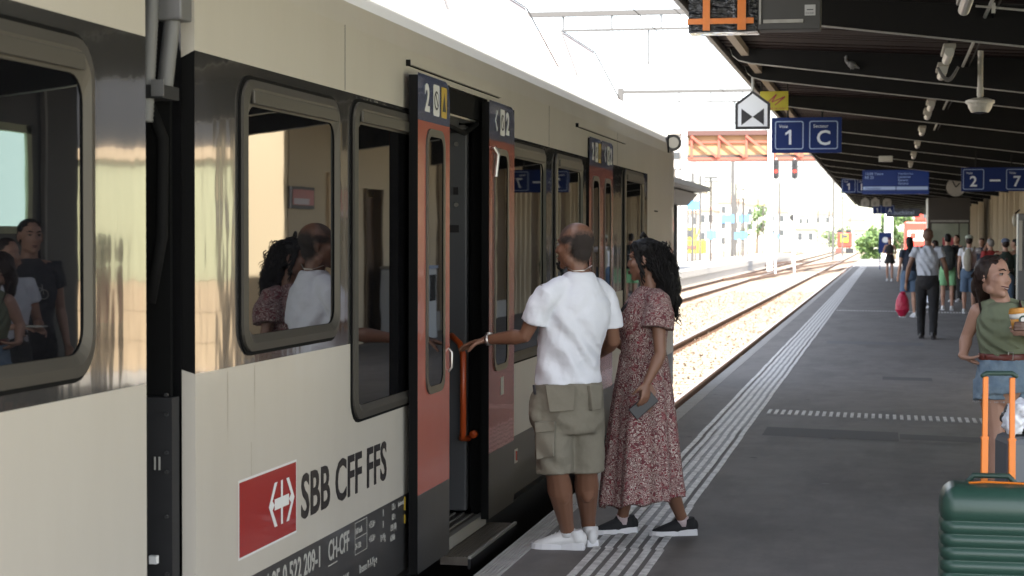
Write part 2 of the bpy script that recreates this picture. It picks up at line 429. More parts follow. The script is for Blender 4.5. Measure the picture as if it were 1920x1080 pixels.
def door_leaf(parent, y0, y1, xf, flip=False, pict='2wy', z0=.135, z1=2.39, win=None, name='door'):
    T = .042
    d = bpy.data.objects.new(name, None); C.objects.link(d); d.parent = parent; d.location = Vector((xf, y0, z0))-origin(parent); d.empty_display_size = .1
    b = MB(); zs = [(z0, .49, skirt_m), (.49, 2.18, door_red), (2.18, z1, door_blue)]
    for za, zb, m in zs:
        if m is door_blue:
            r = .09; far = y1 if not flip else y0
            pts = [(xf, y0, za), (xf, y1, za)]
            arc = [(y1-r+r*math.sin(R(a)), zb-r+r*math.cos(R(a))) for a in (90, 67, 45, 22, 0)]
            pts += [(xf, p, q) for p, q in arc] + [(xf, y0, zb)]
            if flip: pts = [(p[0], y0+y1-p[1], p[2]) for p in pts][::-1]
            b.add(pts, [tuple(range(len(pts)))], m)
        else: b.quad((xf, y0, za), (xf, y1, za), (xf, y1, zb), (xf, y0, zb), m)
    b.build('panel', d)
    b = MB(); b.box((xf-T, y0-.0, z0), (xf-.001, y0+.012, z1-.01), rubber).box((xf-T, y1-.012, z0), (xf-.001, y1, z1-.01), rubber)
    b.box((xf-T, y0+.012, z0), (xf-.0015, y1-.012, z1-.012), rubber); b.build('door_edge', d)
    wy0, wy1, wz0, wz1 = win or (y0+.13, y1-.12, .95, 2.11)
    o = rrect(wy0, wy1, wz0, wz1, .08); i = rrect(wy0+.035, wy1-.035, wz0+.035, wz1-.035, .055); n = len(o)
    b = MB()
    def ring(A, xa, B, xb, m): b.add([(xa, p[0], p[1]) for p in A] + [(xb, p[0], p[1]) for p in B], [(a, (a+1) % n, n+(a+1) % n, n+a) for a in range(n)], m)
    ring(o, xf, o, xf+.008, frame_m); ring(o, xf+.008, i, xf+.006, frame_m); ring(i, xf+.006, i, xf+.002, rubber)
    b.build('window_frame', d)
    MB().add([(xf+.0025, p[0], p[1]) for p in i], [tuple(range(n))], glass).build('window_pane', d)
    # pictograms on the blue head
    yc = (y0+y1)/2; zt = 2.235
    order = list(pict)
    for k, q in enumerate(order):
        yb = y0+.12+k*.155
        if q == '2': text('2', (xf+.002, yb, zt-.005), ROT_TRAIN, .17, white_p, d, bold=.006, name='class_number')
        if q == 'w':
            s = MB().add([(xf+.0015, p[0], p[1]) for p in rrect(yb, yb+.12, zt-.02, zt+.125, .015)], [tuple(range(24))], white_p)
            cy, cz = yb+.06, zt+.052
            for rr_, m_, xo in ((.045, black_p, .0025), (.034, white_p, .0035)):
                s.add([(xf+xo, cy+rr_*math.cos(a*math.pi/8), cz+rr_*math.sin(a*math.pi/8)) for a in range(16)], [tuple(range(16))], m_)
            s.bar((xf+.004, cy-.022, cz+.03), (xf+.004, cy+.022, cz-.03), .002, .009, black_p, up=(0, 0, 1))
            s.build('pictogram', d)
        if q == 'y':
            s = MB().add([(xf+.0015, p[0], p[1]) for p in rrect(yb, yb+.11, zt-.02, zt+.125, .01)], [tuple(range(24))], yellow_p)
            s.add([(xf+.0025, yb+.02, zt+.01), (xf+.0025, yb+.09, zt+.01), (xf+.0025, yb+.055, zt+.1)], [(0, 1, 2)], black_p); s.build('warning_sticker', d)
        if q == 'g':
            s = MB()
            for u, v, rr_ in ((.07, .10, .014), (.03, .055, .014), (.07, .01, .014)):
                s.add([(xf+.0015, yb+u+rr_*math.cos(a*math.pi/5), zt+v+rr_*math.sin(a*math.pi/5)) for a in range(10)], [tuple(range(10))], white_p)
            s.bar((xf+.002, yb+.07, zt+.1), (xf+.002, yb+.03, zt+.055), .002, .012, white_p); s.bar((xf+.002, yb+.07, zt+.01), (xf+.002, yb+.03, zt+.055), .002, .012, white_p)
            s.build('pictogram', d)
    return d
def roof_slot(parent, y0, y1, z=2.43):
    b = MB(); b.box((TX-.002, y0, z), (TX+.022, y1, z+.012), cream); b.box((TX-.002, y0, z-.003), (TX+.010, y1, z), rubber)
    b.box((TX-.002, y0-.008, z-.006), (TX+.020, y0, z+.022), rubber); b.build('rain_gutter', parent)

# near coach
c1 = thing('train_coach', (-3.5, 2, 0), 'rear coach at left with one big window, cut off by the left edge', 'train coach', 'coaches of the regional train')
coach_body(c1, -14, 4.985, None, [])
end_b = MB(); full = PROF + [(-7.0-x, z) for x, z in PROF[-2::-1]]
end_b.add([(x, 4.98, z) for x, z in full][::-1], [tuple(range(len(full)))], black); end_b.build('end_wall', c1)
coach_window(c1, 2.2, 4.605, 1.275, 2.18, r=.11, fw=.06); coach_window(c1, -1, 1.6, 1.275, 2.18, r=.11, fw=.06)
# main coach
c2 = thing('train_coach', (-3.5, 8, 0), 'cream coach with open red door and red emblem on its side', 'train coach', 'coaches of the regional train')
D1 = (8.45, 9.63); END = 18.35
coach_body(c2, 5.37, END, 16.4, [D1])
end_wall(c2, 5.37, cream)
coach_window(c2, 5.77, 6.87, 1.262, 2.185)
coach_window(c2, 7.07, 8.40, .905, 2.205)
coach_window(c2, 10.0, 11.29, .93, 2.205)
coach_window(c2, 11.66, 12.72, .93, 2.205)
coach_window(c2, 14.86, 16.05, .93, 2.22)
door_leaf(c2, 7.87, 8.475, -2.05, win=(8.01, 8.36, .93, 2.15)).name = 'open_door'
l2 = door_leaf(c2, 9.50, 10.17, -2.08, pict='gw2', win=(9.61, 9.99, .92, 2.14)); l2.name = 'open_door.001'
door_leaf(c2, 13.02, 13.6, TX+.012); door_leaf(c2, 13.606, 14.19, TX+.012, pict='gw2')
roof_slot(c2, 7.93, 9.9); roof_slot(c2, 12.5, 14.9)
# second open leaf: hook lock and small plate
b = MB(); b.tube([(-2.07, 9.56, 2.14), (-2.05, 9.58, 2.10), (-2.06, 9.57, 1.98)], .012, steel); b.build('door_lock', l2)
MB().box((-2.0795, 9.80, .78), (-2.0775, 9.88, .88), lett_grey).build('notice_plate', l2)
# handle on first leaf
l1 = bpy.data.objects['open_door']
MB().tube([(-2.05, 8.455, 1.12), (-2.034, 8.456, 1.10), (-2.034, 8.456, 1.03), (-2.05, 8.455, 1.01)], .006, steel, rnd=True).build('door_handle', l1, smooth=True)
# vestibule behind the open door
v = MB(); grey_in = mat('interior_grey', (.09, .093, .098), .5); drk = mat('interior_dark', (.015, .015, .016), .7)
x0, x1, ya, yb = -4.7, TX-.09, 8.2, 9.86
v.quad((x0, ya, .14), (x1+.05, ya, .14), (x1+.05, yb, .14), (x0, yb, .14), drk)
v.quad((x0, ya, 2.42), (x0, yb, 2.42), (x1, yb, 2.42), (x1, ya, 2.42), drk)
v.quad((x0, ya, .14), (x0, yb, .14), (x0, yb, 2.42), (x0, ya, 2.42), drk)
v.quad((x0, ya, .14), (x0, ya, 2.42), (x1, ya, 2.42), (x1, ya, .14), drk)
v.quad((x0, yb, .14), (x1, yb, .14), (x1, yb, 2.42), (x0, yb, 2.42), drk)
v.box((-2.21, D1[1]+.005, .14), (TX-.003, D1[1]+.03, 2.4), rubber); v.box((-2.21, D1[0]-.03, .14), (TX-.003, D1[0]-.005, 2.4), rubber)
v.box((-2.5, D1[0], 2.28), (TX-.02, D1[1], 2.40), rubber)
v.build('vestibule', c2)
p = MB(); p.box((-3.1, 9.60, .16), (-2.225, 9.655, 2.26), grey_in); pn = p.build('vestibule_panel', c2, bevel=.012)
b = MB()
for z in (2.16, 1.83): b.tube([(-2.285, 9.602, z), (-2.285, 9.592, z)], .012, steel, seg=12)
b.build('lock_button', pn)
b = MB().box((-2.30, 9.59, 1.885), (-2.272, 9.60, 1.925), black_p).box((-2.36, 9.59, 1.68), (-2.268, 9.60, 1.72), black_p); b.build('notice_label', pn)
MB().box((-2.6, 9.59, 2.24), (-2.235, 9.60, 2.262), steel).build('panel_cap', pn)
orange = mat('orange_grab_rail', (.62, .10, .02), .35, coat=.3)
MB().tube([(-2.30, 9.56, 1.12), (-2.24, 9.50, 1.08), (-2.215, 9.47, 1.02), (-2.215, 9.47, .60), (-2.23, 9.5, .57), (-2.215, 9.60, .56)], .017, orange, rnd=True).build('grab_rail', c2, smooth=True)
MB().tube([(-2.18, 9.60, .585), (-2.18, 9.56, .585)], .021, orange, seg=14).build('rail_mount', c2, smooth=True)
mech = MB()
mech.box((-2.40, 8.9, 2.20), (-2.2, 9.3, 2.27), drk); mech.tube([(-2.2, 8.7, 2.24), (-2.17, 9.3, 2.2), (-2.15, 9.5, 2.26)], .014, rubber); mech.box((-2.25, 8.5, 2.27), (-2.16, 9.6, 2.285), steel); mech.build('door_mechanism', c2)
# door sill and folding step
alu = mat('step_tread', (.14, .12, .10), .45, metal=.5, bump=(4, .5, .004, (40, 1, 1)))
alu_edge = mat('step_edge', (.30, .29, .26), .55, metal=.2)
b = MB(); b.box((-2.34, 8.46, .10), (-2.135, 9.62, .145), alu)
for x in (-2.30, -2.25, -2.20): b.box((x, 8.47, .145), (x+.012, 9.61, .152), alu_edge)
b.box((-2.155, 8.46, .09), (-2.122, 9.62, .153), alu_edge); b.build('door_sill', c2)
b = MB(); b.box((-2.13, 8.62, .045), (-1.985, 9.72, .085), alu)
for i in range(7):
    x = -2.115+i*.017; b.box((x, 8.63, .085), (x+.007, 9.71, .0885), alu)
b.box((-1.987, 8.61, .079), (-1.972, 9.73, .092), alu_edge); b.box((-1.99, 8.612, .03), (-1.976, 9.728, .079), dark_under)
b.build('folding_step', c2)
# lower body details
MB().box((TX, 10.38, .33), (TX+.005, 10.46, .41), cream).box((TX+.001, 10.40, .345), (TX+.012, 10.425, .40), door_red).build('wall_hook', c2)
MB().box((TX+.001, 5.88, 2.09), (TX+.003, 5.96, 2.105), yellow_p).build('small_notice', c2)
for y_, z_ in ((16.9, 1.9), (16.9, 1.55)):
    MB().box((TX+.001, y_, z_), (TX+.004, y_+.25, z_+.012), rubber).build('panel_seam', c2)
# dust run-down marks below the band and joints between side sheets
grime = mat('grime_streak', (.36, .315, .24), .6)
rg_ = random.Random(31)
for k in range(26):
    y = rg_.uniform(5.5, 18); z = rg_.choice([1.21, 2.99, .95]); 
    if z == 2.99 or 7 < y < 13: continue
    MB().quad((TX+.0006, y, z-rg_.uniform(.05, .22)), (TX+.0006, y+.003, z-.25), (TX+.0006, y+.004, z), (TX+.0006, y, z), grime).build('grime_streak', c2)
for y in (6.98, 11.47, 14.5):
    MB().box((TX, y, 2.24), (TX+.0012, y+.004, 2.5), skirt_m).build('sheet_joint', c2)
# underframe
MB().box((-4.6, -14, -.35), (-2.3, 18.2, .1), dark_under).build('underframe', c2)
# cab nose
def cab(parent):
    b = MB(); full = PROF + [(-7.0-x, z) for x, z in PROF[-2::-1]]; rows = []
    st_ = [(END, 1), (END+.25, .992), (END+.5, .965), (END+.7, .92), (END+.85, .84), (END+.92, .70)]
    for y, s in st_:
        rows.append([(-3.5+(x+3.5)*s, y + max(0, 1.2-z)*.06*(y-END), 1.3+(z-1.3)*(1-(1-s)*.5)) for x, z in full])
    for k, (a, c) in enumerate(zip(rows, rows[1:])):
        for i in range(len(full)-1):
            zm = (a[i][2]+a[i+1][2])/2
            m = cream if k < 2 else (door_red if zm < 1.45 else (rubber if 1.45 < zm < 2.3 else cream))
            if zm < .49: m = skirt_m
            b.add([a[i], c[i], c[i+1], a[i+1]], [(0, 1, 2, 3)], m)
    b.add(rows[-1][::-1], [tuple(range(len(full)))], rubber)
    b.build('cab_nose', parent)
    g = MB(); g.tube([(-2.15, 18.25, 2.60), (-2.07, 17.98, 2.60)], .085, skirt_m, seg=20); g.tube([(-2.071, 17.985, 2.60), (-2.066, 17.965, 2.60)], .055, steel, seg=16); g.build('side_marker_lamp', parent, smooth=False)
cab(c2)
b = MB().box((TX-.001, 17.95, 2.50), (TX+.012, 17.97, 2.68), rubber); b.build('lamp_bracket', c2)
# roof pods
pod_m = mat('roof_unit_paint', (.26, .225, .22), .6)
def pod(y0, y1, h=.42):
    b = MB(); xs = (-2.62, -2.85, -4.2, -4.4); zb = 3.0
    b.add([(xs[0], y0, zb), (xs[0], y1, zb), (xs[1], y1-.35, zb+h), (xs[1], y0+.35, zb+h), (xs[3], y0, zb), (xs[3], y1, zb), (xs[2], y1-.35, zb+h), (xs[2], y0+.35, zb+h)],
          [(0, 1, 2, 3), (3, 2, 6, 7), (7, 6, 5, 4), (0, 3, 7, 4), (1, 5, 6, 2)], pod_m)
    b.bar((xs[0]+.01, y0, zb+.0), (xs[1]+.01, y0+.35, zb+h), .012, .012, skirt_m).bar((xs[1]+.01, y0+.35, zb+h), (xs[1]+.01, y1-.35, zb+h), .012, .012, skirt_m).bar((xs[1]+.01, y1-.35, zb+h), (xs[0]+.01, y1, zb), .012, .012, skirt_m)  # dark bars drawn as shadow lines so the pod outlines show
    b.build('roof_unit', c2, bevel=.02)
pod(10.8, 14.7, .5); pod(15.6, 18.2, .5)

# emblem and lettering on the coach side (flat prints)
lg = MB(); e = TX+.0015
lg.quad((e, 5.76, .571), (e, 6.36, .571), (e, 6.36, .825), (e, 5.76, .825), logo_red); lgo = lg.build('emblem_panel', c2)
lb = MB().quad((e-.0008, 5.752, .563), (e-.0008, 6.368, .563), (e-.0008, 6.368, .833), (e-.0008, 5.752, .833), white_p)
lb.build('emblem_border', c2)
def logo():
    b = MB(); yc, zc = 6.195, .70; e2 = e+.0015; s = .079
    def q(pts): b.add([(e2, yc+u*s, zc+v*s) for u, v in pts], [tuple(range(len(pts)))], white_p)
    q([(-1.0, -.25), (1.0, -.25), (1.0, .25), (-1.0, .25)])                  # horizontal bar
    q([(-.13, .251), (.13, .251), (.13, 1.0), (-.13, 1.0)]); q([(-.13, -1.0), (.13, -1.0), (.13, -.251), (-.13, -.251)])
    for su in (-1, 1):                                                        # arrow heads
        for sv in (-1, 1):
            pts = [(su*1.78, 0), (su*1.0, sv*1.0), (su*.62, sv*1.0), (su*1.28, sv*.2), (su*1.0, 0)]
            q(pts if su*sv < 0 else pts[::-1])
    b.build('emblem', lgo)
logo()
text('SBB CFF FFS', (e+.0005, 6.415, .605), ROT_TRAIN, .232, black_p, c2, bold=.0045, width=.985, name='operator_lettering')
text('94 85 0 522 209-1', (e+.0005, 5.965, .388), ROT_TRAIN, .112, lett_grey, c2, width=.84, bold=.002, name='vehicle_number')
text('CH-CFF', (e+.0005, 6.752, .388), ROT_TRAIN, .112, lett_grey, c2, width=.74, bold=.002, name='vehicle_number')
MB().box((e, 6.752, .366), (e+.001, 6.87, .371), lett_grey).build('underline', c2)
tb = MB()
for z in (.348, .413, .478): tb.box((e, 7.115, z), (e+.001, 7.29, z+.003), lett_grey)
for y in (7.115, 7.288): tb.box((e, y, .348), (e+.001, y+.003, .478), lett_grey)
tb.build('data_table', c2)
for s_, y, z, sz in (('160 km/h', 7.122, .432, .036), ('24-120t', 7.122, .37, .036), ('+75.0t+', 7.32, .425, .042), ('+16.8t+', 7.32, .365, .042), ('R', 7.535, .445, .045), ('R', 7.535, .395, .045), ('R+Mg', 7.50, .34, .045),
                     ('135 t', 7.68, .45, .04), ('109 t', 7.68, .405, .04), ('159 (10)', 7.66, .36, .04), ('61/66t', 7.66, .315, .04), ('(unbesetzt)', 7.79, .452, .03), ('Bremse R-A-Mg-e', 7.18, .262, .05), ('94 85', 6.95, .262, .05)):
    text(s_, (e+.0005, y, z), ROT_TRAIN, sz, lett_grey, c2, width=.72, name='small_lettering')
MB().bar((e+.001, 7.90, .36), (e+.001, 7.90, .40), .002, .006, yellow_p).bar((e+.001, 7.90, .42), (e+.001, 7.90, .48), .002, .006, yellow_p).build('yellow_marks', c2)

# gangway with hoses in the gap
gw = thing('gangway', (-3.5, 5.18, 0), 'black gangway in the gap between the two coaches', 'train gangway')
g = MB()
for i in range(5): 
    y = 5.0+i*.085; g.box((-4.85, y, .05), (-2.36+.02*(i % 2), y+.06, 2.5), dark_under)
g.build('bellows', gw)
MB().box((-4.7, 5.30, -.3), (-2.17, 5.36, 1.15), dark_under).build('end_panel', gw)
MB().box((-4.7, 5.34, 1.152), (-2.19, 5.36, 2.5), rubber).build('end_panel', gw)
hg = mat('hose_grey', (.13, .13, .13), .5)
def hose(x, y, z0, z1, xt, r=.032):
    b = MB(); n = 60; pts = []; rad = []
    for i in range(n):
        t = i/(n-1); z = z0+(z1-z0)*t; pts.append((x+(xt-x)*t, y, z)); rad.append(r*(1.0 if i % 2 else .9))
    b.tube(pts, rad, hg, seg=12); h = b.build('hose', gw, smooth=True)
    MB().box((xt-.045, y-.045, z1-.02), (xt+.045, y+.045, z1+.09), hg).tube([(xt, y, z1+.08), (xt, y, z1+.2), (xt-.06, y, z1+.3)], .04, hg, seg=12).build('hose_socket', gw, bevel=.006)
hose(-2.165, 5.24, 2.11, 2.33, -2.138, .026); hose(-2.205, 5.18, 2.0, 2.40, -2.182, .026)
MB().box((-2.3, 5.15, 2.07), (-2.135, 5.28, 2.11), dark_under).box((-2.17, 5.145, 2.075), (-2.13, 5.149, 2.125), hg).build('hose_bracket', gw)
MB().tube([(-2.20, 5.2, 2.05), (-2.165, 5.22, 1.95), (-2.17, 5.22, 1.65), (-2.2, 5.2, 1.45)], .02, rubber, seg=10).build('cable_loop', gw, smooth=True)
MB().box((-2.222, 5.24, .64), (-2.198, 5.26, .665), white_p).build('connector_plug', gw)
text('II', (-2.232, 5.295, .925), ROT_CAM, .06, lett_grey, gw, name='marking')
for z in (1.16, 1.10, .98, .92, .78, .60, .40): MB().tube([(-2.185, 5.298, z), (-2.185, 5.288, z)], .006, skirt_m, seg=8).build('bolt', gw)

# the coaches above and the gangway are scaled about the camera, fitted to the window reflections; judged size (1.3 m door opening) and distance behind the platform edge:
COACH_CAM_SCALE = 1.0755
for r_ in (c1, c2, gw):
    r_.location = r_.location*COACH_CAM_SCALE + Vector((0, 0, 1.65*(1-COACH_CAM_SCALE))); r_.scale = (COACH_CAM_SCALE,)*3
# ============================================================ CANOPY
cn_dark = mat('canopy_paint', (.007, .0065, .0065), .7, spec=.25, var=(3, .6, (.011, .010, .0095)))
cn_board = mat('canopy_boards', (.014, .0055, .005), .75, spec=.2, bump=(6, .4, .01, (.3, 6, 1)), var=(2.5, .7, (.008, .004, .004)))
flange_m = mat('skylit_flange_fitting_grey', (.36, .35, .32), .5, var=(6, .7, (.2, .19, .17)))  # pale grey paints the sky light on beam flanges; small fittings share it
fascia_m = mat('fascia_sun_shield', (.03, .029, .03), .5)
def zb(x): return 3.42-.125*(x+.54)
def zr(x): return 3.61-.053*x
CAN_END = 110; CAN_START = 1.0
cnp = thing('platform_canopy', (0, 40, 3.4), 'dark platform canopy with cross beams hanging over the asphalt platform', 'canopy')
HY = (13.2, 21.6, 1.95, 3.3)
xs = [-1.74, HY[2], HY[3], 3.42]; ysr = [CAN_START, HY[0], HY[1], CAN_END]
b = MB()
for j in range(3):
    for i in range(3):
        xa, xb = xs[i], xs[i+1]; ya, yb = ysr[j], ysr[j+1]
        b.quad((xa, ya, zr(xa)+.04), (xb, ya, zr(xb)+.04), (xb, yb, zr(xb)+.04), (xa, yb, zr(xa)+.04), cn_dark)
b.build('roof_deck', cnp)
# ceiling boards run across, each its own piece near the camera
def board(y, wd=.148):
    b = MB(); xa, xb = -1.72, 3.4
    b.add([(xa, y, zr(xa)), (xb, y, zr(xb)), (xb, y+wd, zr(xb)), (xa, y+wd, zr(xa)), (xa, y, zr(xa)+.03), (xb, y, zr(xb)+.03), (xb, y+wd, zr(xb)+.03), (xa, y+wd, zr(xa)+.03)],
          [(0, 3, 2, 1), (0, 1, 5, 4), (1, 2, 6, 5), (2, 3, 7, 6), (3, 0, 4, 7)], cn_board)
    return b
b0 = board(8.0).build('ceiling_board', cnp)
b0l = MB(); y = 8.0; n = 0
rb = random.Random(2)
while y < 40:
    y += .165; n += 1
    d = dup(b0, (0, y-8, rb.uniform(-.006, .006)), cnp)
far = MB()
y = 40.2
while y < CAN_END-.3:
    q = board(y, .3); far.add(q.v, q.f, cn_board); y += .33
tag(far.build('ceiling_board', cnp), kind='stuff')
# fascia and an unseen outer slope added to shade train and track
b = MB()
b.add([(-1.70, CAN_START, 3.63), (-1.70, CAN_END, 3.63), (-1.74, CAN_END, 3.635), (-2.15, CAN_END, 4.084), (-2.15, CAN_START, 4.084), (-1.74, CAN_START, 3.635), (-1.70, CAN_START, 3.74), (-1.70, CAN_END, 3.74)],
      [(0, 1, 2, 5), (5, 2, 3, 4), (0, 6, 7, 1)], fascia_m)
b.add([(-2.15, CAN_START, 4.09), (-2.15, CAN_END, 4.09), (-1.66, CAN_END, 3.78), (-1.66, CAN_START, 3.78)], [(0, 1, 2, 3)], fascia_m)
b.build('fascia_sun_shield', cnp)
def beam(y):
    b = MB(); n = 8; xl = -1.62; w = .035
    top = []; bot = []
    xsb = [xl-.03, xl+.0, xl+.06, xl+.2] + [xl+.2+(3.4-xl-.2)*i/6 for i in range(1, 7)]
    for i, x in enumerate(xsb):
        e = {0: .135, 1: .06, 2: .018, 3: 0}.get(i, 0)
        bot.append((x, zb(x)+e)); top.append((x, min(zr(x)-.005, zb(x)+.145+(x-xl)*.065)))
    for s in (-.012, .012):
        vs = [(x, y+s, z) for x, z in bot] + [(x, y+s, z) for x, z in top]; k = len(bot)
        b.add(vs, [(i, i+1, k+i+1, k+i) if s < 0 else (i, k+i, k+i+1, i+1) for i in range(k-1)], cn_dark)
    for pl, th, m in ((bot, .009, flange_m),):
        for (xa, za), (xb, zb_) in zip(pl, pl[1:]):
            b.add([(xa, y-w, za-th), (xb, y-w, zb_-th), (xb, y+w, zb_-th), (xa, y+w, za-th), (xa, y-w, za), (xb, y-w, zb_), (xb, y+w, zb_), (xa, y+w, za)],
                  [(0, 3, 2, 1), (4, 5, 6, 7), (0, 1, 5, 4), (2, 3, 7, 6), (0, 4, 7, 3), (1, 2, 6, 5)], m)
    for (xa, za), (xb, zb_) in zip(top, top[1:]):
        b.add([(xa, y-w, za), (xb, y-w, zb_), (xb, y+w, zb_), (xa, y+w, za), (xa, y-w, za+.008), (xb, y-w, zb_+.008), (xb, y+w, zb_+.008), (xa, y+w, za+.008)],
              [(0, 3, 2, 1), (0, 1, 5, 4), (2, 3, 7, 6)], cn_dark)
    return b
beam_ys = [6.9, 11.0, 15.3, 19.6, 21.7, 26.0, 30.9, 34.7] + [39+4.3*i for i in range(17)]
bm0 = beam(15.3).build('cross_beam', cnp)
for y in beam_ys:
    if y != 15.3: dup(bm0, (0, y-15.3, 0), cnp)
# pale purlin pieces seen between beams near the edge
pur = mat('purlin_timber', (.25, .2, .15), .7)
for a, c in ((15.4, 19.5), (19.7, 21.6), (21.8, 25.9), (26.1, 30.8)):
    MB().box((-1.52, a, 3.60), (-1.44, c, 3.675), pur).build('purlin', cnp)
# tube lights in one line under the canopy
lamp_w = mat('lamp_housing', (.34, .31, .26), .5); lamp_d = mat('lamp_diffuser', (.46, .44, .39), .4)
def tubelight(y0, y1, label, x=.545, z=3.10):
    t = thing('tube_light', (x, y0, z), label, 'tube lamp', 'tube lamps in line under the canopy')
    MB().box((x-.055, y0, z+.06), (x+.055, y1, z+.10), lamp_w).build('housing', t, bevel=.008)
    MB().tube([(x, y0+.02, z+.025), (x, y1-.02, z+.025)], .043, lamp_d, seg=12, rnd=False).build('tube_cover', t, smooth=False)
    MB().box((x-.012, y0+.2, z+.1), (x+.012, y0+.23, zb(x)+.2), cn_dark).build('hanger', t)
for i, (a, c) in enumerate(((12.2, 13.6), (16.1, 17.4), (17.9, 19.1), (22.4, 23.7), (24.2, 25.4), (28, 29.3), (32, 33.3), (36.5, 37.8), (41, 42.3))):
    tubelight(a+(c-a)*.35, c, ['nearest tube lamp, at the top edge of the picture', 'second tube lamp, right behind the foremost cross beam', 'third tube lamp, under the cable loop', 'tube lamp left of the dome camera bracket', 'tube lamp behind the dome camera', 'tube lamp well beyond the dome camera', 'tube lamp above the white box under the canopy', 'tube lamp near the blue departure board', 'farthest tube lamp under the canopy'][i], z=3.285)
# cable loop
cb = mat('grey_cable', (.13, .12, .11), .6)
cl = thing('cable_loop', (.55, 17.6, 3.3), 'loops of grey cable sagging beside the tube lamps', 'cable')
for dx, s in ((0, 1), (.03, .85)):
    pts = [(.47+.19*t/12, 17.6, 3.27 - s*.13*math.sin(math.pi*t/12)) for t in range(13)]
    MB().tube(pts, .012, cb, seg=8).build('cable', cl, smooth=True)
# dome camera
dm = thing('dome_camera', (.93, 19, 3.0), 'cream dome security camera on a round drop pipe', 'security camera')
dcol = mat('camera_housing', (.5, .47, .4), .4)
MB().tube([(.93, 19, 3.08), (.93, 19, 3.64)], .028, dcol, seg=14).tube([(.93, 19, 3.10), (.93, 19, 3.19)], .034, dcol, seg=14).build('drop_pipe', dm, smooth=False)
MB().tube([(.93, 19, 3.08), (.93, 19, 3.055), (.93, 19, 3.03), (.93, 19, 3.02)], [.07, .145, .145, .135], dcol, seg=24).tube([(.93, 19, 3.02), (.93, 19, 2.985), (.93, 19, 2.935)], [.125, .118, .088], dcol, seg=24).build('housing', dm)
MB().ell((.93, 19, 2.975), (.105, .105, .055), glass, nu=20).build('dome', dm, smooth=True)
# conduits and clips under the canopy
cdt = thing('conduit', (.8, 12.6, 3.2), 'thin pale conduit with clips at the upper right under the canopy', 'conduit')
MB().tube([(.60, 13.0, 3.265), (3.2, 13.0, 2.97)], .009, flange_m, 8).build('pipe', cdt)
for x in (.72, 1.0, 1.28, 1.6): MB().box((x-.012, 12.98, zb(x)-.05), (x+.012, 13.02, zb(x)+.02), flange_m).build('pipe_clip', cdt)
cdt = thing('conduit', (.75, 20, 3.4), 'long dark conduit running along the canopy ceiling beside the lamps', 'conduit')
MB().tube([(.78, 8, 3.46), (.78, 60, 3.46)], .016, flange_m, 8).build('pipe', cdt); MB().tube([(.84, 8, 3.46), (.84, 60, 3.46)], .01, cn_dark, 6).build('pipe', cdt)
# decoy bird
pg = MB(); px_, pz = -.36, 3.43
pg.ell((px_, 19.5, pz+.055), (.05, .05, .04), hg, Matrix.Rotation(R(25), 3, 'Y')); pg.tube([(px_-.035, 19.5, pz+.07), (px_-.065, 19.5, pz+.10), (px_-.06, 19.5, pz+.14)], [.022, .014, .016], hg, rnd=True)
pg.tube([(px_+.03, 19.5, pz+.04), (px_+.075, 19.5, pz+.02)], [.02, .01], hg, rnd=True); pg.tube([(px_-.065, 19.5, pz+.14), (px_-.085, 19.5, pz+.13)], [.006, .003], hg)
pg.tube([(px_-.01, 19.5, pz+.03), (px_-.01, 19.5, pz)], .005, hg); pg.tube([(px_+.012, 19.5, pz+.03), (px_+.012, 19.5, pz)], .005, hg)
tag(pg.build('pigeon', smooth=True, remesh=.006), 'grey pigeon perched on a beam flange under the canopy', 'pigeon')
wb = MB().box((-.13, 33.9, 3.07), (.12, 34.2, 3.17), lamp_d); tag(wb.build('junction_box', bevel=.01), 'white box fixed under the canopy beams left of the tube lamps', 'junction box')

# ============================================================ SIGNS
blue_s = mat('sign_blue', (.008, .022, .11), .6, spec=.25); sign_l = mat('sign_line', (.30, .38, .55), .4); sign_w = mat('sign_white', (.62, .66, .72), .4)
screen_b = mat('screen_blue', (.004, .016, .075), .3, emit=((.01, .05, .30), .03)); screen_t = mat('screen_text', (.3, .4, .6), .4, emit=((.4, .5, .7), .03))
def blue_cell(parent, x0, z0, s, y, big, small):
    b = MB(); o = rrect(x0, x0+s, z0, z0+s, s*.08); i = rrect(x0+s*.035, x0+s-s*.035, z0+s*.035, z0+s-s*.035, s*.06); n = len(o)
    b.add([(p[0], y-.003, p[1]) for p in o]+[(p[0], y-.003, p[1]) for p in i], [(a, (a+1) % n, n+(a+1) % n, n+a) for a in range(n)], sign_l)
    b.build('cell_border', parent)
    if big == '1': glyph_one(x0+s*.5, y-.004, z0+s*.17, s*.52, sign_w, parent)
    else: text(big, (x0+s*.5, y-.003, z0+s*.16), ROT_CAM, s*.72, sign_w, parent, bold=s*.012, align='CENTER', name='sign_character')
    text(small, (x0+s*.14, y-.003, z0+s*.76), ROT_CAM, s*.17, sign_w, parent, name='small_lettering')
def blue_sign(x0, z0, s, y, cells, label, gap=.08, rods=True, pad=.05, name='track_sign', cat='track sign'):
    W_ = len(cells)*s + (len(cells)-1)*gap
    t = thing(name, (x0, y, z0), label, cat)
    MB().box((x0-pad, y, z0-pad), (x0+W_+pad, y+.08, z0+s+pad), blue_s).build('panel', t)
    for k, (bg_, sm) in enumerate(cells):
        if bg_ == '-': 
            MB().box((x0+k*(s+gap)+s*.25, y-.004, z0+s*.40), (x0+k*(s+gap)+s*.75, y-.001, z0+s*.49), sign_w).build('dash', t)
        else: blue_cell(t, x0+k*(s+gap), z0, s, y, bg_, sm)
    if rods:
        for xx in (x0+W_*.2, x0+W_*.75): MB().tube([(xx, y+.04, z0+s+pad), (xx, y+.04, zb(xx)+.1)], .015, cn_dark, seg=8).build('hanger', t)
    return t
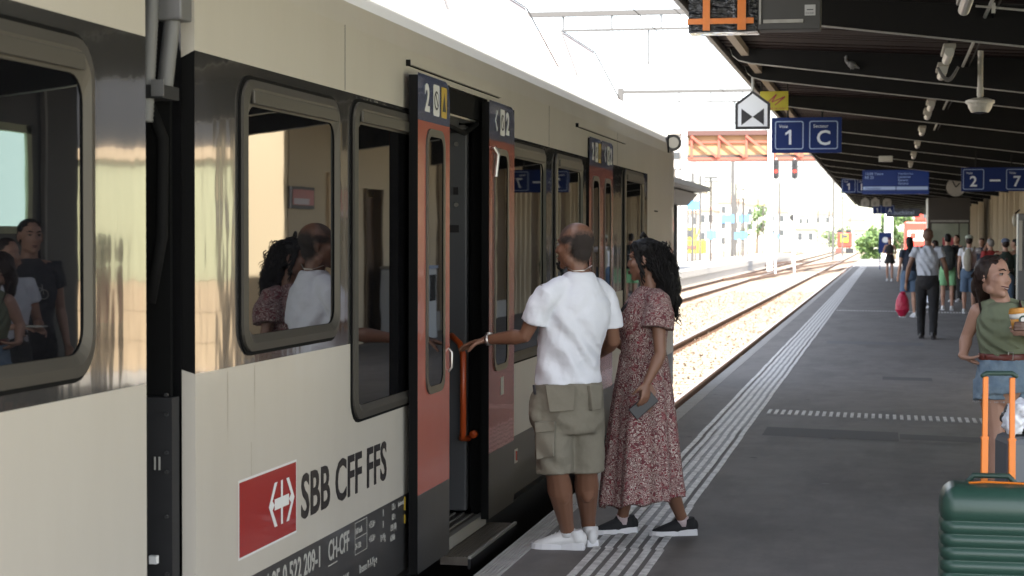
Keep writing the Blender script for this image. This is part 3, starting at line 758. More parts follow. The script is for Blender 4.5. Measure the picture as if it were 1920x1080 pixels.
blue_sign(-1.545, 2.915, .40, 26, [('1', 'Voie'), ('C', 'Secteur')], 'blue track sign 1 C hanging at the canopy edge')
blue_sign(-1.32, 3.09, .40, 57, [('1', 'Voie'), ('D', 'Secteur')], 'smaller blue track sign 1 behind the departure board', pad=.03, gap=.06)
blue_sign(1.375, 2.55, .37, 34, [('2', 'Voie'), ('-', ''), ('7', 'Voie')], 'blue direction sign 2 to 7 at the right edge', gap=.01, pad=.03)
# departure board
db = thing('departure_board', (.2, 45, 2.8), 'bright blue departure board hanging between the track signs', 'departure board')
b = MB().box((-.56, 45, 2.74), (1.02, 45.25, 3.32), screen_b); b.build('casing', db)
b = MB().box((-.54, 44.99, 2.84), (.235, 44.998, 2.92), screen_t).box((.255, 44.99, 2.84), (1.0, 44.998, 2.92), screen_t).box((.243, 44.99, 2.76), (.248, 44.998, 3.30), blue_s); b.build('text_bar', db)
for s_, x, z, sz in (('13:58 Yvern', -.5, 3.2, .09), ('RE 33', -.5, 3.11, .09), ('Neuchâtel', -.48, 2.85, .085), ('Yverdon-les-', .29, 3.21, .07), ('Lausanne', .29, 3.13, .08), ('Renens', .29, 3.05, .08), ('Genève', .29, 2.97, .08)):
    text(s_, (x, 44.985, z), ROT_CAM, sz, screen_t if z > 2.9 else screen_b, db, name='screen_text')
for x in (-.2, .7): MB().tube([(x, 45.1, 3.32), (x, 45.1, 3.55)], .02, cn_dark).build('hanger', db)
# clock
ck = thing('station_clock', (1.84, 50, 3.04), 'round white station clock partly behind the 2 to 7 sign', 'clock')
b = MB().tube([(1.84, 50, 3.04), (1.84, 50.12, 3.04)], .27, cn_dark, seg=28); b.build('casing', ck)
MB().tube([(1.84, 49.985, 3.04), (1.84, 49.998, 3.04)], .25, mat('clock_face', (.42, .4, .37), .4), seg=28).build('dial', ck)
b = MB()
for k in range(12):
    a = k*math.pi/6; b.bar((1.84+.19*math.sin(a), 49.98, 3.04+.19*math.cos(a)), (1.84+.235*math.sin(a), 49.98, 3.04+.235*math.cos(a)), .004, .02, black_p, up=(0, 1, 0))
b.build('hour_mark', ck)
MB().bar((1.84, 49.975, 3.04), (1.75, 49.975, 3.2), .03, .004, black_p, up=(0, 1, 0)).build('clock_hand', ck); MB().bar((1.84, 49.972, 3.04), (1.94, 49.972, 3.15), .03, .004, black_p, up=(0, 1, 0)).build('clock_hand', ck)
MB().tube([(1.84, 50.06, 3.3), (1.84, 50.06, 3.45)], .02, cn_dark).build('hanger', ck)
# braking point sign (black and white)
sg = thing('stop_position_sign', (-1.575, 22, 3.2), 'white house-shaped signal board with black triangles', 'signal board')
x0, x1, z0, zs, zt = -1.785, -1.365, 2.965, 3.275, 3.43; xc = (x0+x1)/2; y = 22
def loop(i): return [(x0+i, z0+i), (x1-i, z0+i), (x1-i, zs-i*.4), (xc, zt-i*1.1), (x0+i, zs-i*.4)]
b = MB(); b.prism([(p, y, q) for p, q in loop(0)], (0, .03, 0), black_p); b.build('board', sg)
MB().add([(p, y-.002, q) for p, q in loop(.034)], [(0, 1, 2, 3, 4)], mat('board_white', (.85, .86, .87), .4)).build('white_field', sg)
zc = 3.115
MB().add([(x0+.075, y-.004, zc-.10), (xc, y-.004, zc), (x0+.075, y-.004, zc+.10)], [(0, 1, 2)], black_p).add([(x1-.075, y-.004, zc-.10), (x1-.075, y-.004, zc+.10), (xc, y-.004, zc)], [(0, 1, 2)], black_p).build('triangle_mark', sg)
MB().tube([(xc, y+.02, zt), (xc, y+.02, zb(xc)+.1)], .02, flange_m, seg=8).build('hanger', sg)
# yellow warning sign
ys_ = thing('warning_sign', (-1.41, 23.5, 3.4), 'yellow high-voltage warning sign with a red lightning bolt', 'warning sign')
yel = mat('warning_yellow', (.5, .42, .02), .45, var=(8, .5, (.38, .3, .02))); wred = mat('warning_red', (.35, .05, .05), .5)
MB().box((-1.59, 23.5, 3.295), (-1.23, 23.515, 3.54), yel).build('panel', ys_, bevel=.004)
b = MB(); zz = [(-1.55, 3.50), (-1.43, 3.40), (-1.40, 3.46), (-1.28, 3.33)]
zz = [(-1.56, 3.33), (-1.38, 3.50), (-1.44, 3.40), (-1.27, 3.47), (-1.40, 3.36)]
for p, q in zip(zz, zz[1:]): b.bar((p[0], 23.497, p[1]), (q[0], 23.497, q[1]), .002, .014, wred, up=(0, 0, 1))
b.build('bolt_mark', ys_)
text('DANGER DE MORT', (-1.56, 23.497, 3.305), ROT_CAM, .035, wred, ys_, name='small_lettering')
for x in (-1.57, -1.24): MB().tube([(x, 23.51, 3.54), (x, 23.51, 3.66)], .01, cn_dark, seg=6).build('hanger', ys_)
# wrapped display and grey display back
wp = thing('wrapped_display', (-1.15, 13, 3.3), 'display wrapped in shiny black plastic with orange tape', 'wrapped display')
plast = mat('black_plastic_film', (.012, .013, .016), .12, coat=.5, bump=(9, 1., .04, (1, 1, 3)))
tape = mat('orange_tape', (.62, .17, .02), .35, bump=(12, .4, .01))
b = MB(); n = 18
vs = []; fs = []
for j in range(n+1):
    for i in range(n+1):
        x = -1.39+.49*i/n; z = 3.12+.75*j/n
        vs.append((x, 13 - (.022*noise.noise(Vector((x*11, z*7, 1)))+.012*noise.noise(Vector((x*30, z*24, 4))) if 0 < i < n and 0 < j < n else 0), z))
for j in range(n):
    for i in range(n): k = j*(n+1)+i; fs.append((k, k+1, k+n+2, k+n+1))
b.add(vs, fs, plast); b.box((-1.39, 13.001, 3.12), (-.90, 13.22, 3.87), plast); b.build('film', wp)
MB().box((-1.395, 12.965, 3.155+.02), (-.925, 12.975, 3.215), tape).box((-1.395, 12.97, 3.175), (-1.392, 13.2, 3.215), tape).build('tape_strip', wp)
MB().box((-1.285, 12.96, 3.13), (-1.235, 12.972, 3.86), tape).build('tape_strip', wp); MB().box((-1.04, 12.958, 3.13), (-.98, 12.972, 3.86), tape).build('tape_strip', wp)
gb = thing('display_housing', (-.68, 13, 3.3), 'plain grey display housing with a white sticker beside the wrapped one', 'display housing')
gcol = mat('housing_grey', (.040, .039, .038), .5, var=(3, .4, (.032, .031, .03)))
MB().box((-.895, 13, 3.13), (-.46, 13.2, 3.9), gcol).build('casing', gb, bevel=.006)
MB().box((-.86, 12.985, 3.175), (-.58, 12.998, 3.20), flange_m).build('slide_rail', gb); MB().box((-.89, 12.985, 3.17), (-.875, 12.998, 3.9), flange_m).build('slide_rail', gb)
MB().box((-.57, 12.994, 3.225), (-.495, 12.999, 3.30), mat('sticker_grey', (.4, .4, .4), .5)).build('sticker', gb)
text('CH-320', (-.563, 12.992, 3.235), ROT_CAM, .017, black_p, gb, name='small_lettering'); MB().box((-.555, 12.991, 3.262), (-.51, 12.9935, 3.268), black_p).build('sticker_bar', gb)
for x in (-1.15, -.68): MB().tube([(x, 13.1, 3.8), (x, 13.1, 4.0)], .02, cn_dark).build('hanger', wp if x < -1 else gb)
# hanging signs far along
ns = thing('name_sign', (.8, 90, 2.9), 'dark station name sign reading Neuchâtel far down the platform', 'station sign')
MB().box((.03, 90, 2.72), (1.62, 90.1, 3.12), mat('sign_dark', (.03, .035, .06), .4)).build('panel', ns); text('Neuchâtel', (.12, 89.99, 2.83), ROT_CAM, .3, sign_l, ns, name='station_lettering')
MB().tube([(.8, 90, 3.12), (.8, 90, 3.4)], .03, cn_dark).build('hanger', ns)
for k, (xx, tx) in enumerate(((-1.05, 'A'), (-.62, 'B'), (-.12, 'C'))):
    t = thing('sector_sign', (xx, 80, 3.2), ['leftmost pale pentagon board far down under the canopy edge', 'middle pale pentagon board far down under the canopy edge', 'right pale pentagon board beside the dark name sign'][k], 'signal board', 'pale pentagon boards under the far canopy')
    MB().prism([(xx, 80, 3.05), (xx+.36, 80, 3.05), (xx+.36, 80, 3.32), (xx+.18, 80, 3.46), (xx, 80, 3.32)], (0, .03, 0), flange_m).build('board', t)
    text('II', (xx+.1, 79.99, 3.1), ROT_CAM, .22, black_p, t, name='marking')
blue_sign(-.55, 2.80, .36, 84, [('1', ''), ('A', '')], 'small dark sign A far down beside the name sign', gap=.2, pad=.02)
tb_ = thing('timetable_stand', (-.05, 100, 0), 'small dark blue information board standing at the platform end', 'information board')
MB().box((-.35, 100, .9), (.35, 100.06, 2.0), blue_s).build('panel', tb_); MB().box((-.3, 100, 0), (-.26, 100.05, .9), blue_s).box((.26, 100, 0), (.3, 100.05, .9), blue_s).build('post', tb_)
MB().tube([(0, 99.99, 1.6), (0, 99.998, 1.6)], .16, sign_w, seg=16).build('round_mark', tb_)
# ============================================================ STATION BUILDING (right side, seen obliquely and in the train's windows)
wall_b = mat('beige_render', (.50, .41, .27), .8, bump=(30, .2, .004), var=(1.5, .5, (.42, .34, .22)))
wall_c = mat('cream_pillar', (.60, .50, .35), .7)
wall_g = mat('pale_green_panel', (.52, .52, .33), .6); tile_t = mat('tan_tiles', (.60, .46, .30), .55)
wall_d = mat('dark_wall', (.035, .037, .042), .5, var=(2, .5, (.05, .05, .055)))
door_b = mat('brown_door', (.10, .06, .035), .5); slat = mat('timber_slat', (.085, .052, .024), .75, var=(3, .6, (.13, .085, .04), (4, 4, .3)))
trim_t = mat('sandstone_trim', (.72, .55, .36), .7)
light_box = mat('light_box', (.6, .8, .75), .4, emit=((.72, 1, .92), .55))
FX = 3.4
sb = thing('station_building', (FX, 30, 0), 'station building wall with tall pale timber fins along the platform', 'station building')
def SY(y): return y*1.042 if y < 30 else y+1.26
def fbox(name, y0, y1, z0, z1, m, d0=0., d1=.06, parent=sb, bevel=0): return MB().box((FX-d1, SY(y0), z0), (FX-d0, SY(y1), z1), m).build(name, parent, bevel=bevel)
b = MB(); b.box((FX+.3, 9, 0), (9, 17.0, 3.4), wall_b).box((FX+.3, 23.81, 0), (9, 80, 3.4), wall_b); b.build('wall', sb)
fbox('wall_section', 9, 16.3, 0, 3.4, wall_d, -.3, 0)
fbox('light_screen', 13.7, 15.15, 1.75, 2.62, light_box, 0, .03); fbox('screen_frame', 13.6, 15.25, 1.68, 1.745, wall_g, 0, .05); fbox('screen_frame', 15.16, 15.25, 1.75, 2.7, wall_g, 0, .05); fbox('screen_frame', 13.6, 15.25, 2.625, 2.7, wall_g, 0, .05)
fbox('downpipe', 15.5, 15.55, 0, 3.4, concrete, .0, .05)
# open court, unseen, shaped so the reflected wall catches direct sun
def ybox(name, x0, x1, z0, z1, y, m, th=.2, pr=0.): return MB().box((x0, y-pr, z0), (x1, y+th, z1), m).build(name, sb)
CY = 20.8
tag(sheet('court_paving', 3.42, 9, 17.0, 23.4, .003, concrete), kind='structure')
ybox('wall_section', FX, 7.5, 2.74, 5.2, CY, wall_d)  # carried up out of view to keep sky out of the train's reflections
ybox('cornice', FX, 7.5, 2.60, 2.738, CY, trim_t, .2, .05)
for k in range(7): ybox('wall_panel', FX+k*.59, FX+k*.59+.58, 1.12, 2.598, CY, wall_g)
for k in range(8):
    for j in range(3): ybox('wall_tile', FX+k*.51, FX+k*.51+.50, .01+j*.37, .01+j*.37+.36, CY, tile_t, .2, .004*((k+j) % 3))
MB().box((7.5, 17.0, 0), (7.8, 23.3, 3.4), wall_b).build('back_wall', sb)
MB().box((FX, CY+.21, 0), (7.4, 21.45, 3.4), wall_d).build('dark_pillar', sb)
MB().box((FX-.03, 21.38, 0), (FX+.25, 21.5, 3.4), trim_t).build('corner_pillar', sb)
ybox('corner_pillar', FX, 4.6, 0, 3.4, 23.35, mat('bright_cream', (.8, .66, .44), .7), .15)
MB().box((FX+.02, 23.552, 0), (9, 23.8, 3.4), wall_c).build('wall_section', sb)
ybox('wall_section', FX+.1, 4.4, 2.9, 3.4, 21.8, wall_d, .1)
fbox('wall_section', 22.6, 24.3, 0, 3.4, wall_c, -.3, 0)
fbox('doorway', 24.3, 25.4, 0, 2.5, wall_d, -.25, -.2); fbox('door_jamb', 24.25, 24.38, 0, 2.6, trim_t, -.1, .05); fbox('wall_section', 24.3, 25.4, 2.5, 3.4, wall_c, -.3, 0)
fbox('wall_section', 25.4, 26.1, 0, 3.4, wall_c, -.3, 0); fbox('door', 26.2, 26.95, 0, 2.3, door_b, -.15, -.1); fbox('door_jamb', 26.1, 26.2, 0, 2.42, slat, -.1, .03); fbox('door_jamb', 26.95, 27.05, 0, 2.42, slat, -.1, .03)
fbox('wall_section', 26.1, 27.05, 2.42, 3.4, wall_c, -.3, 0); fbox('wall_section', 27.05, 30, 0, 3.4, wall_c, -.3, 0)
# timber clad part with fins
fbox('wall_section', 30, 80, 0, 3.4, slat, -.28, 0)
fin0 = fbox('timber_fin', 30.2, 30.32, 0, 3.36, wall_c, 0, .14)
rf = random.Random(4); y = 30.2
while y < 77:
    y += rf.choice([.55, .7, 1.5, 1.7, 2.1]); dup(fin0, (0, y-30.2, 0), sb)
fbox('plinth', 30, 80, 0, .35, concrete, -.02, .02)
# end face of the building
MB().box((FX+.0, 79.99, 0), (9, 80.2, 3.4), wall_c).build('end_wall', sb)
# posters / boards on the wall
pf = mat('poster_red', (.42, .07, .08), .4); pf2 = mat('poster_pale', (.5, .45, .5), .4)
for (ya, yb, za, zb_, lab, m1) in ((22.55, 23.55, 2.05, 2.35, 'framed red poster on the beige wall beside the doorway', pf), (24.55, 25.3, 1.9, 2.4, 'red and white poster hanging in the doorway of the station', pf)):
    ya, yb = SY(ya), SY(yb); t = thing('poster', (FX, ya, za), lab, 'poster'); MB().box((FX-.06, ya, za), (FX-.002, yb, zb_), wall_d).build('frame', t); MB().box((FX-.066, ya+.05, za+.05), (FX-.0605, yb-.05, zb_-.04), m1).build('print', t); MB().box((FX-.069, ya+.12, za+.06), (FX-.0665, yb-.3, za+.14), pf2).build('print_band', t)
t = thing('arrow_sign', (FX, 20.6, 2), 'small blue arrow sign on the dark pillar of the station wall', 'arrow sign')
MB().box((FX-.10, SY(20.0), 1.78), (FX-.081, SY(20.4), 2.12), blue_s).build('panel', t); text('>', (FX-.105, SY(20.34), 1.86), ROT_FACADE, .26, sign_w, t, name='arrow', bold=.006)
# newspaper bins
for k, (y, m_) in enumerate(((27.6, lamp_w), (28.5, sign_l))):
    t = thing('newspaper_bin', (3.0, y, 0), ['cream newspaper bin in front of the brown station door', 'blue-lidded newspaper bin beside the cream one'][k], 'newspaper bin')
    MB().box((2.85, y, 0), (3.25, y+.6, 1.15), mat('bin_white', (.55, .57, .58), .4)).build('cabinet', t, bevel=.02); MB().box((2.83, y-.01, 1.152), (3.26, y+.61, 1.2), m_).build('lid', t, bevel=.01); MB().box((2.838, y+.1, .62), (2.848, y+.5, 1.05), glass).build('window', t)
# ticket pillar at right
tp = thing('grey_pillar', (2.2, 30, 0), 'grey metal service pillar at the right edge with a bright strip', 'service pillar')
MB().box((2.07, 30, 0), (2.6, 30.3, 2.06), mat('pillar_grey', (.16, .165, .17), .4, metal=.3)).build('cabinet', tp, bevel=.015)
MB().box((2.09, 29.98, 1.15), (2.14, 29.999, 1.95), lamp_d).build('edge_strip', tp)
# wall lamp / oval sign
wl = thing('wall_lamp', (3.2, 46.5, 2.2), 'small bright oval lamp on the slatted station wall', 'wall lamp')
MB().ell((3.14, 46.5, 2.12), (.07, .07, .16), lamp_d).build('shade', wl, smooth=True); MB().bar((3.14, 46.5, 2.28), (3.3, 46.6, 2.42), .03, .03, black_p).build('arm', wl)
# glazed lift house far down
kx = thing('waiting_kiosk', (2, 60, 0), 'dark glazed kiosk with posters under the far part of the canopy', 'kiosk')
kb = mat('kiosk_brown', (.05, .042, .036), .4); kg = mat('kiosk_glass', (.20, .23, .18), .2, coat=.3, var=(1.5, .8, (.30, .32, .24)))
MB().box((1.34, 60, 0), (2.66, 63, 2.98), kb).build('frame', kx)
MB().box((1.46, 59.98, .3), (2.3, 59.995, 2.15), kg).build('glass_panel', kx); MB().box((2.34, 59.98, .3), (2.6, 59.995, 2.15), kg).build('glass_panel', kx); MB().box((1.42, 59.96, 2.2), (2.62, 59.995, 2.26), flange_m).build('cross_bar', kx); MB().box((1.8, 59.97, 1.45), (2.15, 59.979, 1.7), pf).build('poster_print', kx)

# ============================================================ BACKGROUND, in full sun
pale_metal = mat('pale_metal', (.075, .072, .07), .5, metal=.2); pale_wall = mat('pale_house_wall', (.55, .53, .50), .85)
tile_roof = mat('roof_tiles', (.38, .22, .15), .85, var=(2, .5, (.3, .2, .15))); win_d = mat('house_window', (.05, .055, .06), .3)
leaf1_m = mat('leaf_bright', (.07, .12, .025), .7); leaf2_m = mat('leaf_dark', (.035, .07, .02), .75); bark = mat('bark', (.12, .09, .06), .9)
# far platform
b = MB().box((-13.5, 22, -.95), (-9.9, 205, 0), concrete); tag(b.build('far_platform'), kind='structure')
FP = bpy.data.objects['far_platform']
e0 = MB().box((-9.98, 22, -.35), (-9.86, 23.98, .012), concrete).build('edge_slab', FP)
for i in range(1, 85): dup(e0, (0, 2*i, 0), FP)
fc = thing('far_canopy', (-11.7, 70, 0), 'dark canopy of the far platform, just past the train nose', 'canopy')
MB().prism([(-14, 105, 4.0), (-9.95, 105, 4.35), (-9.95, 105, 4.62), (-14, 105, 4.4)], (0, -75, 0), pale_wall, cn_dark).build('roof', fc)
MB().box((-12.2, 30, 3.7), (-11.2, 103, 3.99), cn_dark).build('girder', fc)
MB().prism([(-14, 104.9, 3.5), (-11.2, 104.9, 3.55), (-10.6, 104.9, 4.2), (-14, 104.9, 3.99)], (0, -74, 0), cn_dark).build('ceiling', fc)
for y in (50, 68, 86, 102): MB().box((-11.8, y, 0), (-11.5, y+.3, 3.55), cn_dark).build('column', fc)
fs_ = thing('far_track_sign', (-12.3, 100, 2.9), 'dark blue sign hanging under the far platform canopy', 'track sign'); MB().box((-12.9, 100, 2.2), (-11.9, 100.1, 3.4), blue_s).build('panel', fs_); MB().box((-12.6, 99.9, 3.3), (-12.4, 100.1, 3.6), cn_dark).build('hanger', fs_)
# footbridge
fb_red = mat('bridge_red', (.28, .07, .045), .6); fb_pan = mat('bridge_panel', (.34, .19, .09), .6)
br = thing('footbridge', (-8, 130, 7), 'orange covered footbridge with red steel truss across the tracks', 'footbridge')
by = 130
MB().box((-13.9, by, 7.45), (6, by+2.6, 9.0), fb_pan).build('cladding', br)
MB().box((-14.4, by-.35, 9.0), (6.4, by+3, 9.35), mat('bridge_roof', (.07, .03, .025), .6)).build('roof', br)
MB().box((-13.9, by-.12, 8.45), (6, by-.002, 8.6), fb_red).build('mid_rail', br); MB().box((-14, by-.2, 7.25), (6, by+2.7, 7.42), fb_red).build('bottom_chord', br); MB().box((-14, by-.15, 7.425), (6, by-.003, 7.62), mat('bridge_painted_shadow', (.05, .035, .03), .7)).build('painted_shadow_strip', br)  # solid dark strip painted as the shade above the bottom chord
xk = -13.7; k = 0
while xk < 5:
    MB().box((xk, by-.25, 7.42), (xk+.17, by-.13, 9.0), fb_red).build('truss_post', br)
    MB().bar((xk+.06, by-.3, 8.95), (xk+1.92, by-.3, 7.45), .10, .17, fb_red).build('truss_diagonal', br); xk += 1.95
for x in (-14.1, -8.0): MB().box((x-.18, by-.6, -.9), (x+.18, by-.4, 9.6), mat('support_white', (.7, .7, .7), .6)).build('support', br)
st_r = thing('stair_tower', (-14.8, 131, 0), 'pale stair tower at the left end of the orange footbridge', 'stair tower'); MB().box((-16.2, 131, -.9), (-14.4, 134, 9.2), pale_wall).build('wall', st_r); MB().box((-16.4, 130.8, 9.2), (-14.3, 134.2, 9.6), pale_wall).build('roof', st_r)
for z in (7.4, 8.3): MB().box((-16.0, 130.95, z), (-14.6, 130.99, z+.5), win_d).build('window', st_r)
# two red signals
sred = mat('signal_red_light', (.6, .02, .01), .4, emit=((1, .05, .03), .35)); sg_b = mat('signal_black', (.016, .016, .018), .5)
for k, (px_, lab) in enumerate(((1455, 'left one of the two red-lit signals under the footbridge'), (1490, 'right one of the two red-lit signals under the footbridge'))):
    p = on_y(px_, 317, 118); t = thing('light_signal', (p.x, 118, p.z), lab, 'railway signal', 'red signals under the footbridge')
    w2, h2 = .19, .62
    o = [(p.x+u, p.z+v) for u, v in rrect(-w2, w2, -h2, h2, .17)]
    MB().prism([(u, 118, v) for u, v in o], (0, .15, 0), sg_b).build('signal_head', t)
    for j, (dz, lit) in enumerate(((.38, 0), (.12, 0), (-.14, 1), (-.4, 0))):
        MB().tube([(p.x, 117.97, p.z+dz), (p.x, 117.995, p.z+dz)], .10 if lit else .06, sred if lit else mat('lens_off', (.08, .08, .09), .2), seg=14).build('lens', t)
        if not lit: MB().tube([(p.x, 117.85, p.z+dz+.08), (p.x, 117.99, p.z+dz+.09)], .07, sg_b, seg=10).build('lens_hood', t)
    MB().box((p.x-.04, 118.16, -.7), (p.x+.04, 118.25, p.z+.7), mat('signal_mast', (.75, .75, .75), .6)).build('mast', t)
p = on_y(1487, 408, 150); t = thing('dwarf_signal', (p.x, 150, 0), 'small dark round signal far off between the tracks', 'railway signal')
MB().tube([(p.x, 149.9, p.z), (p.x, 150, p.z)], .28, sg_b, seg=12).build('signal_head', t); MB().box((p.x-.06, 150.05, -.7), (p.x+.06, 150.15, p.z), pale_wall).build('mast', t)
# catenary masts and portals
def mast(x, y, lab, arm=2.6, h=8.2):
    t = thing('catenary_mast', (x, y, -.9), lab, 'catenary mast', 'catenary masts beside the tracks')
    MB().box((x-.12, y-.12, -.9), (x+.12, y+.12, h), pale_metal).build('post', t); MB().bar((x, y, 5.9), (x+arm, y, 5.6), .05, .05, pale_metal).bar((x, y, 6.9), (x+arm*.8, y, 5.7), .04, .04, pale_metal).build('arm', t)
for i, (x, y, a) in enumerate(((-19.2, 95, 2.5), (-18.8, 140, 2.6), (-5.7, 205, 2.1), (-12.2, 215, 2.6), (-19, 190, 2.5), (-26, 150, 3), (-31, 120, 3), (-27, 230, 3), (-22, 270, 3), (-9, 300, 3))):
    mast(x, y, ['mast left of the orange footbridge', 'mast behind the footbridge stair', 'mast between the first and second track, far away', 'mast past the far platform end', 'mast behind the blue hoarding', 'mast near the yellow track machine', 'leftmost catenary mast, near the train nose', 'mast in front of the pale apartment houses', 'thin mast in front of the house row', 'distant mast left of the red engine'][i] + ', bleached by the sun', a)
rl = random.Random(21)
for i in range(9):
    x = rl.uniform(-13.2, -10.6); y = 112+11*i; h_ = rl.uniform(4.5, 6.5)
    t = thing('lamp_post', (x, y, 0), ['nearest lamp post on the far platform', 'second lamp post on the far platform', 'third lamp post on the far platform', 'fourth lamp post on the far platform', 'lamp post in the middle of the far platform', 'lamp post past the middle of the far platform', 'lamp post near the end of the far platform', 'last lamp post but one on the far platform', 'last lamp post on the far platform'][i] + ', hazy in the sun', 'lamp post', 'lamp posts on the far platform')
    MB().tube([(x, y, 0), (x, y, h_)], .06, mat('post_brown', (.06, .05, .045), .6), 6).build('post', t); MB().box((x-.5, y-.08, h_), (x+.5, y+.08, h_+.09), pale_metal).build('lamp_head', t)
    if i % 2: MB().box((x-.35, y-.05, 1.6), (x+.35, y-.01, 2.2), mat('hoarding_blue', (.08, .30, .62), .5)).build('notice_board', t)
for i, (x, y, h_) in enumerate(((-16.8, 128, 6.8), (-21.5, 160, 8), (-17.2, 165, 7.6), (-24.5, 205, 9), (-16.9, 210, 8), (-5.8, 255, 7.6), (-14.2, 250, 8), (-31, 260, 10), (-20.5, 300, 9), (-6.2, 330, 7.6), (-12.4, 345, 8))):
    mast(x, y, ['mast close behind the lamp posts of the far platform', 'mast left of the yellow track machine', 'mast behind the second lamp post', 'mast between two blue hoardings', 'mast just right of the hoardings', 'mast under the left signal, far away', 'mast in front of the white house with brown roof', 'mast in front of the long pale block', 'mast before the cream house', 'last mast before the red engine', 'mast right of the low shed'][i] + ', faint in the glare', 1.8, h_)
for y, zt_, lab in ((62, 9.4, 'nearest thin overhead portal in the white sky'), (98, 9.6, 'second overhead portal, lower in the white sky'), (172, 9.0, 'overhead portal behind the footbridge')):
    t = thing('catenary_portal', (-11.8, y, zt_), lab, 'catenary portal')
    MB().box((-14.1, y-.1, zt_-.1), (9.5, y+.1, zt_+.08), pale_metal).build('top_chord', t); MB().box((-11.6, y-.08, zt_-.62), (9.5, y+.08, zt_-.54), pale_metal).build('bottom_chord', t)
    for i in range(12): MB().box((-11+1.7*i, y-.05, zt_-.54), (-10.94+1.7*i, y+.05, zt_-.1), pale_metal).build('strut', t)
    MB().box((-14.3, y-.15, -.9), (-14.0, y+.15, zt_+.2), pale_metal).build('leg', t); MB().box((9.5, y-.15, -.9), (9.8, y+.15, zt_+.2), pale_metal).build('leg', t)
    for x in (-8.0, -3.53): MB().box((x-.03, y-.03, zt_-1.8), (x+.03, y+.03, zt_-.62), pale_metal).bar((x, y, zt_-1.75), (x+1.2, y, zt_-1.75), .04, .04, pale_metal).build('dropper', t)
wr_m = mat('wire', (.03, .025, .02), .6)
t = thing('overhead_wires', (-3.53, 60, 5), 'thin overhead wires running above the tracks', 'overhead wire')
for x in (-3.53, -8.0, -15.4):
    MB().tube([(x, 2, 4.9), (x, 400, 4.9)], .009, wr_m, seg=4).build('contact_wire', t); 
    pts = []
    for i in range(0, 61): u = i/60*398+2; pts.append((x, u, 5.5+.55*(2*((u % 50)/50)-1)**2))
    MB().tube(pts, .008, wr_m, seg=4).build('carrier_wire', t)
# trees and bushes
def tree(name, x, y, r, h, lab, n=700, trunk=1.2, grp=None, seed=1, squash=1.):
    rr_ = random.Random(seed); t = thing(name, (x, y, -.9), lab, 'tree' if trunk > .6 else 'bush', grp)
    base = -.9
    if trunk > .3:
        b = MB(); b.tube([(x, y, base), (x+.1, y, base+trunk), (x, y, base+h*.7)], [.18, .14, .05], bark, seg=7)
        for k in range(5): a = rr_.uniform(0, 6.28); b.tube([(x, y, base+trunk+.2*k), (x+r*.6*math.cos(a), y+r*.6*math.sin(a), base+trunk+.5*k+.8)], [.07, .02], bark, seg=5)
        b.build('trunk', t)
    cl = [(Vector((rr_.gauss(0, r*.42), rr_.gauss(0, r*.42), base+trunk+(h-trunk)*rr_.uniform(.12, .88)*squash)), rr_.uniform(.25, .45)*r) for _ in range(11)]
    b = MB()
    for k in range(n):
        c_, cr = rr_.choice(cl); v = Vector((rr_.gauss(0, 1), rr_.gauss(0, 1), rr_.gauss(0, 1))).normalized()*cr*rr_.uniform(.5, 1.05)
        p = c_+v+Vector((x, y, 0)); p.z = max(p.z, base+.1); s = rr_.uniform(.10, .24)*(r/2)**.4
        u = Vector((rr_.gauss(0, 1), rr_.gauss(0, 1), rr_.gauss(0, 1))).normalized(); w_ = u.orthogonal().normalized()
        b.add([p-u*s, p+w_*s*.6, p+u*s, p-w_*s*.6], [(0, 1, 2, 3)], leaf1_m if rr_.random() < .6 else leaf2_m)
    b.build('crown' if trunk > .3 else 'foliage', t)
def px_x(px, y): return on_y(px, 448, y).x
tree('bush', px_x(1638, 190), 190, 2.0, 3.8, 'round green bush at the platform end, left of the white pillar', 1500, .1, seed=3)
tree('bush', px_x(1625, 200), 200, 1.3, 2.9, 'low green bush left of the round one', 900, .1, seed=5)
tree('broadleaf_tree', px_x(1690, 200), 200, 1.9, 6.0, 'green tree between the white pillar and the red rail vehicle', 2000, 1.2, seed=4)
tree('broadleaf_tree', px_x(1678, 230), 230, 2.6, 6.5, 'yellow-green tree behind the dark name sign', 1600, 1.2, seed=8)
tree('broadleaf_tree', px_x(1418, 260), 260, 2.4, 7.6, 'pale green tree top above the white houses', 800, 2, seed=9)
tree('broadleaf_tree', px_x(1560, 320), 320, 3.0, 5.5, 'small tree left of the distant red engine', 700, 1, seed=11)
wcol = mat('column_white', (.8, .8, .8), .6)
wp2 = thing('white_column', (.4, 185, 0), 'thick bright white column among the far trees', 'column'); MB().box((px_x(1658, 185), 185, -.9), (px_x(1674, 185), 186, 5.5), wcol).build('shaft', wp2, bevel=.05)
# red rail vehicle at the far right end of the platform
rv_m = mat('vehicle_red', (.50, .045, .03), .4)
rv = thing('rail_vehicle', (4, 165, 0), 'red and white rail vehicle behind the walking man, far away', 'rail vehicle')
xa, xb = px_x(1696, 165), px_x(1760, 165)
MB().box((xa, 165, -.3), (xb, 172, 3.2), rv_m).build('body', rv, bevel=.15); MB().box((xa+.3, 164.97, 1.5), (xb-.5, 164.99, 2.4), white_p).build('white_band', rv); MB().box((xa+.5, 164.94, 1.7), (xa+1.0, 164.965, 2.2), rv_m).build('emblem', rv)
MB().box((xa+.9, 165, 3.2), (xb, 170, 4.6), rv_m).build('cab', rv, bevel=.1); MB().box((xa+1.6, 164.96, 3.5), (xa+2.6, 164.99, 4.2), win_d).build('window', rv); MB().box((xa+.1, 164.5, -.9), (xb, 171, -.3), sg_b).build('bogie', rv)
